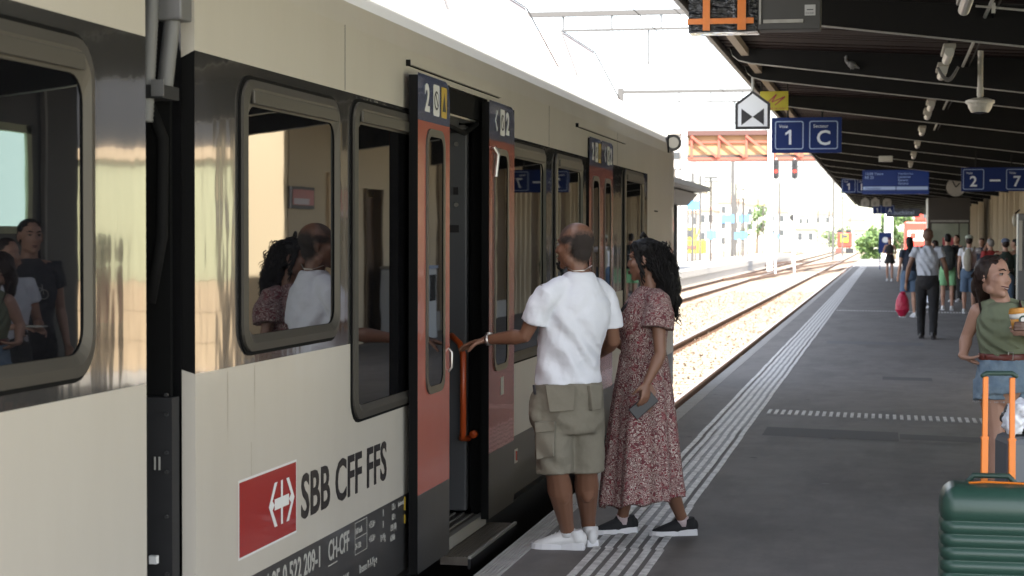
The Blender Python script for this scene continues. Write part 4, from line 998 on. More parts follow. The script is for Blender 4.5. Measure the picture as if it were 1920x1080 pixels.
# distant engine
p = on_y(1583, 467, 300); t = thing('shunting_engine', (p.x, p.y, -.5), 'distant red engine with yellow front on the far tracks', 'engine')
q = p.y; MB().box((p.x-1.15, q, .2), (p.x+1.15, q+10, 2.7), rv_m).build('body', t, bevel=.2); MB().box((p.x-.6, q-.1, 1.1), (p.x+.6, q-.02, 2.4), mat('engine_yellow', (.5, .36, .03), .5)).build('front_panel', t); MB().box((p.x-1.2, q-.05, 2.71), (p.x-.4, q+3, 3.1), sg_b).box((p.x+.3, q-.05, 2.71), (p.x+1.1, q+3, 3.1), sg_b).build('roof_vent', t)
MB().box((p.x-1.4, q-.3, -.7), (p.x-.1, q, .15), mat('buffer_brown', (.12, .05, .04), .6)).build('buffer_beam', t); MB().box((p.x+.2, q-.3, -.7), (p.x+1.5, q, .15), sg_b).build('buffer_beam', t)
MB().box((p.x-.5, q-.14, 1.8), (p.x+.5, q-.11, 2.3), win_d).build('windscreen', t)
# yellow machine, blue hoardings
x = px_x(1298, 200); t = thing('track_machine', (x, 200, 0), 'yellow track machine standing beyond the far platform', 'track machine'); yc = mat('machine_yellow', (.55, .50, .03), .5)
MB().box((x-1.2, 200, 0), (x+1.2, 204, 1.5), yc).build('body', t, bevel=.1); MB().box((x-.9, 200.2, 1.5), (x+.1, 202, 2.9), yc).build('cab', t, bevel=.06); MB().box((x-.8, 200.17, 1.8), (x, 200.195, 2.6), win_d).build('window', t); MB().box((x-.6, 199.9, .5), (x+.5, 199.99, .9), mat('grille_red', (.3, .08, .05), .6)).build('grille', t); MB().bar((x+.3, 201, 1.5), (x+.9, 201, 3.4), .15, .15, yc).build('boom', t)
for k, (pa, pb, za, y) in enumerate(((1283, 1310, 385, 150), (1352, 1376, 410, 170), (1384, 1406, 410, 170))):
    xa, xb = px_x(pa, y), px_x(pb, y); z_ = on_y(pa, za, y).z; t = thing('hoarding', (xa, y, 0), ['blue hoarding under the far canopy', 'left pale blue hoarding among the masts', 'right pale blue hoarding among the masts'][k], 'hoarding')
    MB().box((xa, y, z_-.38), (xb, y+.1, z_+.38), mat('hoarding_blue', (.10, .26, .50), .5)).build('board', t); MB().box((xa+.2, y+.11, -.9), (xa+.32, y+.2, z_+.6), pale_metal).box((xb-.32, y+.11, -.9), (xb-.2, y+.2, z_+.6), pale_metal).build('post', t)
# pale houses on the slope
rh = random.Random(12)
sl = MB(); 
sl.add([(-260, 330, -.9), (40, 330, -.9), (80, 900, 26), (-300, 900, 34), (-900, 900, 40), (-700, 330, -.9)], [(0, 1, 2, 3), (0, 3, 4, 5)], earth)
tag(sl.build('hillside'), kind='structure')
HL = ['long pale apartment block behind the masts', 'narrow white house left of the masts', 'white house with brown roof over the hoardings', 'pale house beside the tree top', 'low white shed under the signals', 'tall white house right of the signals', 'small white house near the distant engine', 'grey-white block left of the engine', 'pale house above the engine', 'white house at the left, beside the far canopy', 'cream house on the slope, far left', 'little house right of the distant engine']
for k, (pxa, pxb, ztop_px, y) in enumerate(((1345, 1390, 380, 340), (1310, 1340, 395, 300), (1395, 1440, 385, 360), (1440, 1475, 398, 380), (1490, 1530, 430, 330), (1525, 1560, 402, 420), (1562, 1580, 425, 460), (1495, 1520, 405, 460), (1590, 1618, 412, 480), (1282, 1306, 400, 320), (1278, 1320, 360, 520), (1600, 1622, 432, 400))):
    xa, xb = px_x(pxa, y), px_x(pxb, y); zt_ = on_y(1500, ztop_px, y).z; dpt = rh.uniform(8, 12)
    t = thing('house', (xa, y, 0), HL[k], 'house', None)
    MB().box((xa, y, -3), (xb, y+dpt, zt_), pale_wall).build('wall', t)
    MB().prism([(xa-.4, y-.4, zt_), (xb+.4, y-.4, zt_), ((xa+xb)/2, y-.4, zt_+(xb-xa)*.28)], (0, dpt+.8, 0), tile_roof).build('roof', t)
    nf = max(1, int((zt_+.5)/2.9)); nw = max(2, int((xb-xa)/1.9))
    for j in range(nf):
        for i in range(nw):
            wx = xa+(xb-xa)*(i+.5)/nw; wz = zt_-1.9-2.9*j
            MB().box((wx-.4, y-.06, wz), (wx+.4, y-.01, wz+1.2), win_d).build('window', t)
# ============================================================ PEOPLE
def skin_m(name, c): return mat(name, c, .48, bump=(60, .12, .003), var=(5, .35, tuple(v*.85 for v in c)))
SK_D = skin_m('skin_brown', (.17, .082, .05)); SK_W = skin_m('skin_brown_warm', (.22, .11, .07)); SK_L = skin_m('skin_light', (.42, .23, .16)); SK_T = skin_m('skin_tan', (.44, .25, .18)); SK_K = skin_m('skin_dark', (.09, .045, .032))
hair_k = mat('hair_black', (.007, .006, .006), .6, spec=.25, bump=(60, .6, .006, (1, 1, .3))); hair_b = mat('hair_brown', (.022, .012, .009), .55, spec=.3, bump=(70, .6, .006, (1, 1, .3))); hair_g = mat('hair_grey_short', (.045, .036, .032), .7, bump=(300, .5, .003))
lip_m = mat('lips', (.17, .065, .055), .5); eye_w = mat('eye_white', (.30, .27, .25), .35); eye_d = mat('eye_dark', (.012, .008, .006), .15); teeth = mat('teeth', (.6, .58, .52), .3)

def hframe(fwd, up=(0, 0, 1)):
    f = Vector(fwd).normalized(); u = Vector(up); r = f.cross(u).normalized(); u = r.cross(f).normalized()
    return Matrix((r, f, u)).transposed()            # columns: right, forward, up
def add_head(b, c, M_, k, m, nose=1.):
    P = lambda x, y, z: Vector(c) + M_ @ Vector((x, y, z))*k
    def E(x, y, z, rx, ry, rz): b.ell(P(x, y, z), (rx*k, ry*k, rz*k), m, M_, 14, 10)
    E(0, -.012, .032, .074, .095, .085); E(0, .030, -.025, .061, .063, .085); E(0, .030, -.078, .046, .052, .036); E(0, .066, -.100, .024, .020, .018)
    E(0, .074, .030, .046, .014, .012); E(0, -.03, -.03, .058, .06, .06)
    b.tube([P(0, .084, .018), P(0, .084+.010*nose, -.005), P(0, .084+.0195*nose, -.027)], [.0085*k*nose, .0098*k*nose, .0118*k*nose], m, 8, rnd=True)
    for s in (-1, 1):
        E(s*.010, .084+.008*nose, -.033, .0080, .009, .0075); E(s*.037, .058, -.022, .025, .026, .024); E(s*.079, -.006, -.004, .008, .020, .032); E(s*.08, .002, -.028, .007, .010, .012); E(s*.043, .012, -.072, .02, .03, .028)
    b.tube([P(-.022, .080, -.066), P(0, .092, -.064), P(.022, .080, -.066)], .0075*k, m, 8, rnd=True)
def face_parts(root, c, M_, k, browm, smile=False, lipc=None):
    P = lambda x, y, z: Vector(c) + M_ @ Vector((x, y, z))*k
    e = MB()
    for s in (-1, 1): e.ell(P(s*.031, .0765, .008), (.0125*k, .0095*k, .0060*k), eye_w, M_)
    ew = e.build('eyes', root, True); e = MB()
    for s in (-1, 1): e.ell(P(s*.031, .0845, .008), (.0058*k, .003*k, .0058*k), eye_d, M_, 8, 6); e.tube([P(s*(.031-.014), .083, .011), P(s*.031, .0875, .0150), P(s*(.031+.014), .079, .010)], .0018*k, eye_d, 5)
    e.build('iris', ew, True)
    e = MB()
    for s in (-1, 1): e.tube([P(s*.014, .094, .030), P(s*.031, .094, .036), P(s*.050, .078, .029)], [.0028*k, .004*k, .002*k], browm, 6, rnd=True)
    e.build('eyebrows', root, True)
    e = MB(); w_ = .029 if smile else .023; zc = .006 if smile else 0
    e.tube([P(-w_, .078, -.062+zc), P(-.01, .097, -.0615), P(0, .099, -.063), P(.01, .097, -.0615), P(w_, .078, -.062+zc)], [.002*k, .0042*k, .0042*k, .0042*k, .002*k], lipc or lip_m, 6)
    e.tube([P(-w_, .078, -.062+zc), P(0, .096, -.074-zc*.3), P(w_, .078, -.062+zc)], [.002*k, .0055*k, .002*k], lipc or lip_m, 6)
    e.build('lips', root, True)
    if smile: MB().tube([P(-.02, .086, -.064), P(0, .0975, -.069), P(.02, .086, -.064)], [.001*k, .0026*k, .001*k], teeth, 6).build('teeth', root, True)
def add_hand(b, wr, d, n, side, m, k=1., curl=.5, spread=.25, thumb=1.):
    """wr wrist point, d direction of the fingers, n palm-facing normal, side: direction of the thumb side"""
    d = Vector(d).normalized(); n = Vector(n); n = (n-n.dot(d)*d).normalized(); s = d.cross(n).normalized()
    if s.dot(Vector(side)) < 0: s = -s
    wr = Vector(wr)
    b.tube([wr-d*.015*k, wr+d*.025*k, wr+d*.06*k, wr+d*.088*k], [(.026*k, .020*k), (.031*k, .016*k), (.040*k, .015*k), (.040*k, .012*k)], m, 12, ref=n, rnd=True)
    for i, (u, L, r) in enumerate(((.029, .072, .0085), (.010, .080, .0088), (-.010, .074, .0085), (-.028, .058, .0075))):
        p = wr+d*.082*k+s*u*k; dd = (d + s*(u*spread*8)).normalized(); a = curl*(.5+.12*i); pts = [p]; q = p
        for seg in (.44, .31, .25):
            q = q + (dd*math.cos(a)+n*math.sin(a))*L*seg*k; pts.append(q); a += curl*.75
        b.tube(pts, [r*1.12*k, r*1.06*k, r*.98*k, r*.8*k], m, 8, rnd=True)
    p = wr+d*.02*k+s*.026*k+n*.004*k; t1 = (d*.65+s*.75*thumb+n*.25).normalized(); q1 = p+t1*.036*k; t2 = (d*.85+s*.25*thumb+n*.45*(1+curl)).normalized()
    q2 = q1+t2*.03*k; q3 = q2+(t2+n*.4*curl).normalized()*.024*k
    b.tube([p, q1, q2, q3], [.013*k, .0115*k, .0105*k, .008*k], m, 8, rnd=True)
def add_limb(b, pts, rad, m, seg=12, bulge=None): b.tube(pts, rad, m, seg, rnd=True)
def lerp(a, b_, t): return Vector(a)+(Vector(b_)-Vector(a))*t
def body(root, J, fwd, M_h, k, skinm, vox=.007, hands=None, name='body', fem=False, feet=True, head=True, leg=1., th=1.):
    b = MB(); f = Vector(fwd).normalized()
    q = .93 if fem else 1.0
    b.tube([J['pel']-Vector((0, 0, .07*k)), J['pel'], J['waist'], J['chest'], lerp(J['chest'], J['neckb'], .65)], [(.13*k*q, .10*k*q), (.15*k, .11*k*q), (.125*k*q, .10*k*q), (.155*k*q, .115*k*q), (.12*k*q, .075*k)], skinm, 16, ref=f, rnd=True)
    b.tube([J['shl'], lerp(J['shl'], J['shr'], .5)+Vector((0, 0, .02)), J['shr']], [.045*k*q, .06*k*q, .045*k*q], skinm, 12, rnd=True)
    nk = J['neckb']; hc = J['head']
    b.tube([nk-Vector((0, 0, .05*k)), nk, lerp(nk, hc, .5), hc-M_h.col[1]*.015*k], [.075*k*q, .058*k*q, .052*k*q, .052*k*q], skinm, 14, rnd=True)
    if head: add_head(b, hc, M_h, k, skinm, .72 if fem else 1.)
    for s in ('l', 'r'):
        sh, el, wr = J['sh'+s], J['el'+s], J['wr'+s]
        b.tube([sh, lerp(sh, el, .35), lerp(sh, el, .8), el, lerp(el, wr, .25), lerp(el, wr, .7), wr], [.050*k*q, .046*k*q, .038*k*q, .036*k*q, .040*k*q, .030*k*q, .024*k*q], skinm, 12, rnd=True)
        hd = (hands or {}).get(s)
        if hd: add_hand(b, wr, hd['d'], hd['n'], hd['s'], skinm, k*q*.98, hd.get('curl', .45), hd.get('spread', .25))
        else:
            d = (wr-el).normalized(); add_hand(b, wr, d, f*.2+(J['pel']-wr).normalized()*.3+f*.0001, f, skinm, k*q*.95, .4)
        hp, kn, an = J['hp'+s], J['kn'+s], J['an'+s]
        b.tube([hp, lerp(hp, kn, .3), lerp(hp, kn, .75), kn, lerp(kn, an, .12), lerp(kn, an, .32), lerp(kn, an, .6), lerp(kn, an, .9), an], [v*k*th for v in (.080, .076, .058)]+[v*k*leg for v in (.054, .052, .058, .046, .034, .035)], skinm, 12, rnd=True)
        # calf muscle
        cf = lerp(kn, an, .3) - J['toe'+s].normalized()*.018*k
        b.ell(cf, (.045*k, .045*k, .09*k), skinm, None, 10, 8)
        if False: b.tube([an+Vector((0, 0, -.03*k))-J['toe'+s].normalized()*.02, an+J['toe'+s].normalized()*.12*k+Vector((0, 0, -.055*k))], [.036*k, .03*k], skinm, 10, rnd=True)
    return b.build(name, root, True, remesh=vox, smooth_it=3)
def shoe(root, an, toe, k, upper, sole, vox=.006, laces=True, high=0.):
    """toe: horizontal vector; ankle height above the ground is given by an.z"""
    d = Vector(toe).normalized(); r = Vector((d.y, -d.x, 0)); g = Vector((an.x, an.y, 0)); L = .285*k
    heel = g-d*.07*k
    out = [(0, .030), (.01, .036), (.06, .038), (.12, .034), (.17, .043), (.22, .045), (.255, .036), (.275, .02), (.285, .0)]
    loop = [heel+d*u*k+r*w_*k for u, w_ in out] + [heel+d*u*k-r*w_*k for u, w_ in out[-2::-1]]
    s = MB(); h = .033*k
    lo = [p+Vector((0, 0, .001)) for p in loop]; hi = [p+Vector((0, 0, h+(.008 if (p-heel).dot(d) < .08 else 0))) for p in loop]; n = len(loop)
    s.add([g_+(g_-heel-d*.14)*.03 for g_ in lo]+hi, [(i, (i+1) % n, n+(i+1) % n, n+i) for i in range(n)]+[tuple(range(n, 2*n)), tuple(range(n))[::-1]], sole)
    so = s.build('sole', None); so.parent = root; so.location = -origin(root)
    U = lambda u, z: heel+d*u*k+Vector((0, 0, z*k))
    b = MB()
    b.tube([U(.014, .055), U(.06, .058), U(.115, .052), U(.165, .044), U(.22, .034), U(.255, .029)], [(.030*k, .046*k), (.038*k, .052*k), (.039*k, .048*k), (.044*k, .036*k), (.042*k, .024*k), (.026*k, .016*k)], upper, 12, ref=(0, 0, 1), rnd=True)
    b.tube([U(.035, .05), U(.048, .105+high)], [(.037*k, .040*k), (.038*k, .042*k)], upper, 14, ref=r, cap=True)
    b.tube([U(.07, .085), U(.115, .088+high*.5)], [(.03*k, .03*k), (.026*k, .022*k)], upper, 10, ref=r, rnd=True)
    b.tube([U(.10, .083), U(.15, .066), U(.19, .052)], [.016*k, .018*k, .016*k], upper, 8, rnd=True)
    u = b.build('shoe', root, True, remesh=vox, smooth_it=1)
    if laces:
        b = MB()
        for i in range(4): c = U(.110+.022*i, .112-.012*i); b.bar(c-r*.020*k, c+r*.020*k, .004, .004, sole)
        b.build('laces', u)
    so.parent = u; so.location = Vector((0, 0, 0))-origin(u)
    return u
def cloth(root, name, m, build_fn, vox=.008, it=2, disp=None):
    b = MB(); build_fn(b); return b.build(name, root, True, remesh=vox, smooth_it=it, disp=disp)

# materials for clothes
def folds(m, scale=2.4, dist=.02, rot=(.3, .5, .2), fine=60):
    """soft drape folds plus a faint weave"""
    n = m.node_tree; L = n.links.new; b = n.nodes['Principled BSDF']; tc = n.nodes.new('ShaderNodeTexCoord')
    mp = n.nodes.new('ShaderNodeMapping'); mp.inputs['Rotation'].default_value = rot; L(tc.outputs['Object'], mp.inputs[0])
    wv = n.nodes.new('ShaderNodeTexWave'); wv.wave_type = 'BANDS'; wv.bands_direction = 'X'; wv.wave_profile = 'SIN'
    wv.inputs['Scale'].default_value = scale; wv.inputs['Distortion'].default_value = 7; wv.inputs['Detail'].default_value = 1.5; wv.inputs['Detail Scale'].default_value = .9; wv.inputs['Detail Roughness'].default_value = .4
    L(mp.outputs[0], wv.inputs['Vector'])
    ms = n.nodes.new('ShaderNodeTexNoise'); ms.inputs['Scale'].default_value = 3.2; ms.inputs['Detail'].default_value = 1; L(tc.outputs['Object'], ms.inputs['Vector'])
    mr = n.nodes.new('ShaderNodeMapRange'); mr.inputs['From Min'].default_value = .38; mr.inputs['From Max'].default_value = .62; L(ms.outputs[0], mr.inputs['Value'])
    mu = n.nodes.new('ShaderNodeMath'); mu.operation = 'MULTIPLY'; L(wv.outputs['Fac'], mu.inputs[0]); L(mr.outputs[0], mu.inputs[1])
    b1 = n.nodes.new('ShaderNodeBump'); b1.inputs['Strength'].default_value = 1; b1.inputs['Distance'].default_value = dist; L(mu.outputs[0], b1.inputs['Height'])
    fn = n.nodes.new('ShaderNodeTexNoise'); fn.inputs['Scale'].default_value = fine; fn.inputs['Detail'].default_value = 3; L(tc.outputs['Object'], fn.inputs['Vector'])
    b2 = n.nodes.new('ShaderNodeBump'); b2.inputs['Strength'].default_value = .35; b2.inputs['Distance'].default_value = .004; L(fn.outputs[0], b2.inputs['Height']); L(b1.outputs[0], b2.inputs['Normal'])
    L(b2.outputs[0], b.inputs['Normal']); return m
tee_w = folds(mat('white_cotton', (.72, .735, .79), .85), 2.6, .022)
cargo = folds(mat('khaki_cotton', (.19, .172, .132), .88, var=(12, .5, (.15, .135, .105))), 3.0, .014, (.8, .3, .9))
sneaker_w = mat('white_leather', (.6, .6, .6), .45); sole_w = mat('sole_white', (.58, .58, .60), .5); sneaker_k = mat('black_knit', (.006, .006, .008), .8)
sock = mat('pale_sock', (.5, .42, .42), .8, var=(30, .7, (.35, .25, .27)))
def floral():
    m = bpy.data.materials.new('floral_print'); m.use_nodes = True; n = m.node_tree; b = n.nodes['Principled BSDF']; b.inputs['Roughness'].default_value = .85
    L = n.links.new
    tc = n.nodes.new('ShaderNodeTexCoord')
    nz = n.nodes.new('ShaderNodeTexNoise'); nz.inputs['Scale'].default_value = 16; nz.inputs['Detail'].default_value = 2
    mixv = n.nodes.new('ShaderNodeMix'); mixv.data_type = 'VECTOR'; mixv.inputs[0].default_value = .10
    L(tc.outputs['Object'], nz.inputs['Vector']); L(tc.outputs['Object'], mixv.inputs[4]); L(nz.outputs['Color'], mixv.inputs[5])
    v = n.nodes.new('ShaderNodeTexVoronoi'); v.feature = 'F1'; v.inputs['Scale'].default_value = 42; L(mixv.outputs[1], v.inputs['Vector'])
    v2 = n.nodes.new('ShaderNodeTexVoronoi'); v2.feature = 'DISTANCE_TO_EDGE'; v2.inputs['Scale'].default_value = 42; L(mixv.outputs[1], v2.inputs['Vector'])
    # rings inside the cells: leaves and petals
    sn = n.nodes.new('ShaderNodeMath'); sn.operation = 'MULTIPLY'; sn.inputs[1].default_value = 22; L(v.outputs['Distance'], sn.inputs[0])
    si = n.nodes.new('ShaderNodeMath'); si.operation = 'SINE'; L(sn.outputs[0], si.inputs[0])
    rp = n.nodes.new('ShaderNodeValToRGB'); e = rp.color_ramp.elements
    e[0].position = .15; e[0].color = (.17, .02, .03, 1); e[1].position = .72; e[1].color = (.44, .37, .33, 1)
    e2 = rp.color_ramp.elements.new(.42); e2.color = (.12, .085, .08, 1)
    mr = n.nodes.new('ShaderNodeMapRange'); mr.inputs['From Min'].default_value = -1; L(si.outputs[0], mr.inputs['Value']); L(mr.outputs[0], rp.inputs[0])
    big = n.nodes.new('ShaderNodeTexNoise'); big.inputs['Scale'].default_value = 26; L(tc.outputs['Object'], big.inputs['Vector'])
    th = n.nodes.new('ShaderNodeMapRange'); th.inputs['From Min'].default_value = .60; th.inputs['From Max'].default_value = .66; th.inputs['To Max'].default_value = .6; L(big.outputs[0], th.inputs['Value'])
    mx = n.nodes.new('ShaderNodeMix'); mx.data_type = 'RGBA'; mx.inputs[7].default_value = (.20, .012, .025, 1); L(th.outputs[0], mx.inputs[0]); L(rp.outputs[0], mx.inputs[6])
    ed = n.nodes.new('ShaderNodeMapRange'); ed.inputs['From Max'].default_value = .12; ed.inputs['To Min'].default_value = .9; ed.inputs['To Max'].default_value = 0; L(v2.outputs[0], ed.inputs['Value'])
    mx2 = n.nodes.new('ShaderNodeMix'); mx2.data_type = 'RGBA'; mx2.inputs[7].default_value = (.09, .025, .03, 1); L(ed.outputs[0], mx2.inputs[0]); L(mx.outputs[2], mx2.inputs[6])
    L(mx2.outputs[2], b.inputs['Base Color'])
    return m
floral_m = floral()

SK_M = skin_m('skin_brown_cropped_hair', (.19, .092, .056))
def stubble(m, c, M_, k):
    n = m.node_tree; L = n.links.new; b = n.nodes['Principled BSDF']; src = b.inputs['Base Color'].links[0].from_socket
    tc = n.nodes.new('ShaderNodeTexCoord'); prev = None
    nz = n.nodes.new('ShaderNodeTexNoise'); nz.inputs['Scale'].default_value = 70; nz.inputs['Detail'].default_value = 3; L(tc.outputs['Object'], nz.inputs['Vector'])
    for cc, rr, wgt in (((0, -.058, -.004), (.118, .074, .086), .97), ((0, .002, .030), (.106, .075, .032), .93), ((0, .042, .080), (.070, .064, .062), .7)):
        mp = n.nodes.new('ShaderNodeMapping'); mp.vector_type = 'TEXTURE'; mp.inputs['Location'].default_value = Vector(c)+M_ @ Vector(cc)*k
        mp.inputs['Rotation'].default_value = M_.to_euler(); mp.inputs['Scale'].default_value = [v*k for v in rr]; L(tc.outputs['Object'], mp.inputs[0])
        ln = n.nodes.new('ShaderNodeVectorMath'); ln.operation = 'LENGTH'; L(mp.outputs[0], ln.inputs[0])
        ad = n.nodes.new('ShaderNodeMath'); ad.operation = 'MULTIPLY_ADD'; ad.inputs[1].default_value = .35; L(nz.outputs[0], ad.inputs[0]); L(ln.outputs['Value'], ad.inputs[2])
        r = n.nodes.new('ShaderNodeMapRange'); r.inputs['From Min'].default_value = .98; r.inputs['From Max'].default_value = 1.32; r.inputs['To Min'].default_value = wgt; r.inputs['To Max'].default_value = 0; L(ad.outputs[0], r.inputs['Value'])
        if prev: mx = n.nodes.new('ShaderNodeMath'); mx.operation = 'MAXIMUM'; L(prev, mx.inputs[0]); L(r.outputs[0], mx.inputs[1]); prev = mx.outputs[0]
        else: prev = r.outputs[0]
    a = n.nodes.new('ShaderNodeMix'); a.data_type = 'RGBA'; L(prev, a.inputs[0]); L(src, a.inputs[6]); a.inputs[7].default_value = (.022, .018, .016, 1); L(a.outputs[2], b.inputs['Base Color'])
    rg = n.nodes.new('ShaderNodeMapRange'); rg.inputs['To Min'].default_value = .45; rg.inputs['To Max'].default_value = .95; L(prev, rg.inputs['Value']); L(rg.outputs[0], b.inputs['Roughness'])
# ---------------------------------------------------------------- man in white T-shirt at the door
def man():
    D = 9.42; V = lambda px, py, w=0: at_d(px, py, D+w)
    root = thing('person', on_z(1072, 1028), 'bald man in white T-shirt and khaki cargo shorts reaching for the train door', 'person')
    hl, tl = on_z(1078, 1031), on_z(1010, 1029); hr, tr = on_z(1107, 1024), on_z(1082, 1008)
    dl = (tl-hl).normalized(); dr = (tr-hr).normalized()
    hl = hl+Vector((0, 0, 0))
    J = dict(pel=V(1066, 752), waist=V(1066, 690), chest=V(1077, 600), neckb=V(1086, 522), head=V(1078, 461, 0),
             shl=V(1022, 551, -.10), shr=V(1137, 553, .10), ell=V(984, 630, -.06), elr=V(1150, 640, .16), wrl=V(912, 637, .05), wrr=V(1118, 668, .40),
             hpl=V(1040, 752, -.04), hpr=V(1096, 752, .04), knl=V(1043, 880, -.04), knr=V(1098, 876, .06),
             anl=hl+Vector((0, 0, .10))+dl*.04, anr=hr+Vector((0, 0, .10))+dr*.04, toel=dl, toer=dr)
    ff = (-cR*.75+cF*.66); ff.z = 0; ff.normalize(); tf = (-cR*.30+cF*.95).normalized()
    M_h = hframe(-cR*.86+cF*.50, (0, 0, 1))
    hand_d = (V(852, 652, .12)-J['wrl']).normalized()
    stubble(SK_M, J['head']-origin(root), M_h, 1.03)
    body(root, J, tf, M_h, 1.03, SK_M, .006, leg=1.12, th=.95, hands={'l': dict(d=hand_d, n=Vector((0, 0, -1))-cR*.2, s=-cF, curl=.28), 'r': dict(d=cF, n=-cR, s=(0, 0, 1), curl=.5)})
    face_parts(root, J['head'], M_h, 1.03, hair_k)
    P = lambda x, y, z: J['head'] + M_h @ Vector((x, y, z))*1.03
    b = MB(); b.tube([P(-.028, .086, -.088), P(0, .096, -.103), P(.028, .086, -.088)], .009, hair_k, 8, rnd=True).ell(P(0, .088, -.108), (.022, .015, .014), hair_k, M_h).tube([P(-.025, .094, -.054), P(0, .104, -.050), P(.025, .094, -.054)], .0042, hair_k, 6)
    b.build('beard', root, True, remesh=.005, smooth_it=1)
    def tee(b):
        b.tube([V(1065, 720), V(1064, 690), V(1068, 645), V(1078, 595, .0), V(1080, 560), V(1085, 534), V(1087, 516), V(1087, 510)],
               [(.178, .135), (.172, .13), (.170, .135), (.192, .140), (.185, .125), (.125, .095), (.082, .075), (.068, .068)], tee_w, 26, ref=tf)
        b.tube([V(1060, 537, -.04), V(1024, 555, -.10), V(1008, 582, -.10), V(1001, 606, -.09)], [.06, .068, .070, .074], tee_w, 16, rnd=False)
        b.tube([V(1110, 535, .04), V(1134, 556, .10), V(1142, 585, .12), V(1145, 614, .135)], [.058, .064, .066, .068], tee_w, 16, rnd=False)
        b.ell(V(1048, 588, -.075), (.055, .04, .075), tee_w); b.ell(V(1108, 590, -.06), (.055, .04, .075), tee_w)
    cloth(root, 't_shirt', tee_w, tee, .0065, 8, (.10, .022))
    def sh(b):
        b.tube([V(1066, 716), V(1066, 745), V(1067, 785), V(1067, 812)], [(.180, .138), (.188, .142), (.186, .142), (.165, .125)], cargo, 24, ref=tf)
        for hp, kn, w_ in ((V(1036, 750, -.03), V(1041, 888, -.03), .0), (V(1096, 750, .04), V(1100, 885, .06), .0)):
            b.tube([hp, lerp(hp, kn, .5), kn], [.100, .102, .097], cargo, 20)
        # side bulge and cargo pocket on the left leg, seat pocket
        b.ell(V(1012, 768, -.04), (.06, .08, .12), cargo); b.ell(V(1062, 770, -.05), (.13, .085, .13), cargo)
    s = cloth(root, 'cargo_shorts', cargo, sh, .0065, 14, (.07, .016))
    def slab(pts, name, t=.012):
        # quilt a soft pocket patch that follows the cloth towards the viewer
        c = sum(pts, Vector())/4; nrm = (pts[1]-pts[0]).cross(pts[3]-pts[0]).normalized()
        if nrm.dot(cF) > 0: nrm = -nrm
        b = MB().prism([p-nrm*.03 for p in pts], nrm*(.03+t), cargo); return b.build(name, s, bevel=.004)
    slab([V(1004, 795, -.125), V(1040, 793, -.155), V(1038, 856, -.155), V(1006, 862, -.125)], 'cargo_pocket', .004)
    slab([V(1003, 792, -.130), V(1041, 790, -.160), V(1041, 808, -.160), V(1004, 812, -.130)], 'pocket_flap', .010)
    slab([V(1022, 722, -.16), V(1080, 722, -.155), V(1076, 770, -.165), V(1030, 773, -.165)], 'seat_pocket', .002)
    slab([V(1106, 722, -.125), V(1127, 722, -.07), V(1127, 768, -.07), V(1110, 770, -.125)], 'seat_pocket', .002)
    MB().tube([V(1001, 722, -.09), V(1003, 740, -.10)], .008, black_p, 6).build('belt_clip', s)
    # hems
    shoe(root, hl+dl*.02, dl, 1.0, sneaker_w, sole_w, high=.0); shoe(root, hr+dr*.02, dr, 1.0, sneaker_w, sole_w)
    for a_ in ('anl', 'anr'): MB().tube([J[a_]+Vector((0, 0, -.03)), J[a_]+Vector((0, 0, .012))], .041, sneaker_w, 14).build('ankle_sock', root, True)
    # watch
    w0 = V(916, 637, .045); ax = (J['wrl']-J['ell']).normalized(); up = Vector((0, 0, 1)); si = ax.cross(up).normalized(); up = si.cross(ax)
    b = MB(); b.tube([w0-ax*.010, w0+ax*.010], .031, steel, 16); wt = b.build('wrist_watch', root, True)
    MB().tube([w0+up*.024+si*.012, w0+up*.036+si*.014], .018, steel, 14).tube([w0+up*.0355+si*.014, w0+up*.037+si*.014], .014, glass, 12).build('watch_face', wt)
    MB().tube([V(1060, 500, -.02), V(1075, 508, -.068), V(1095, 507, -.068), V(1110, 498, -.02)], .0025, steel, 5).build('necklace', root)
man()

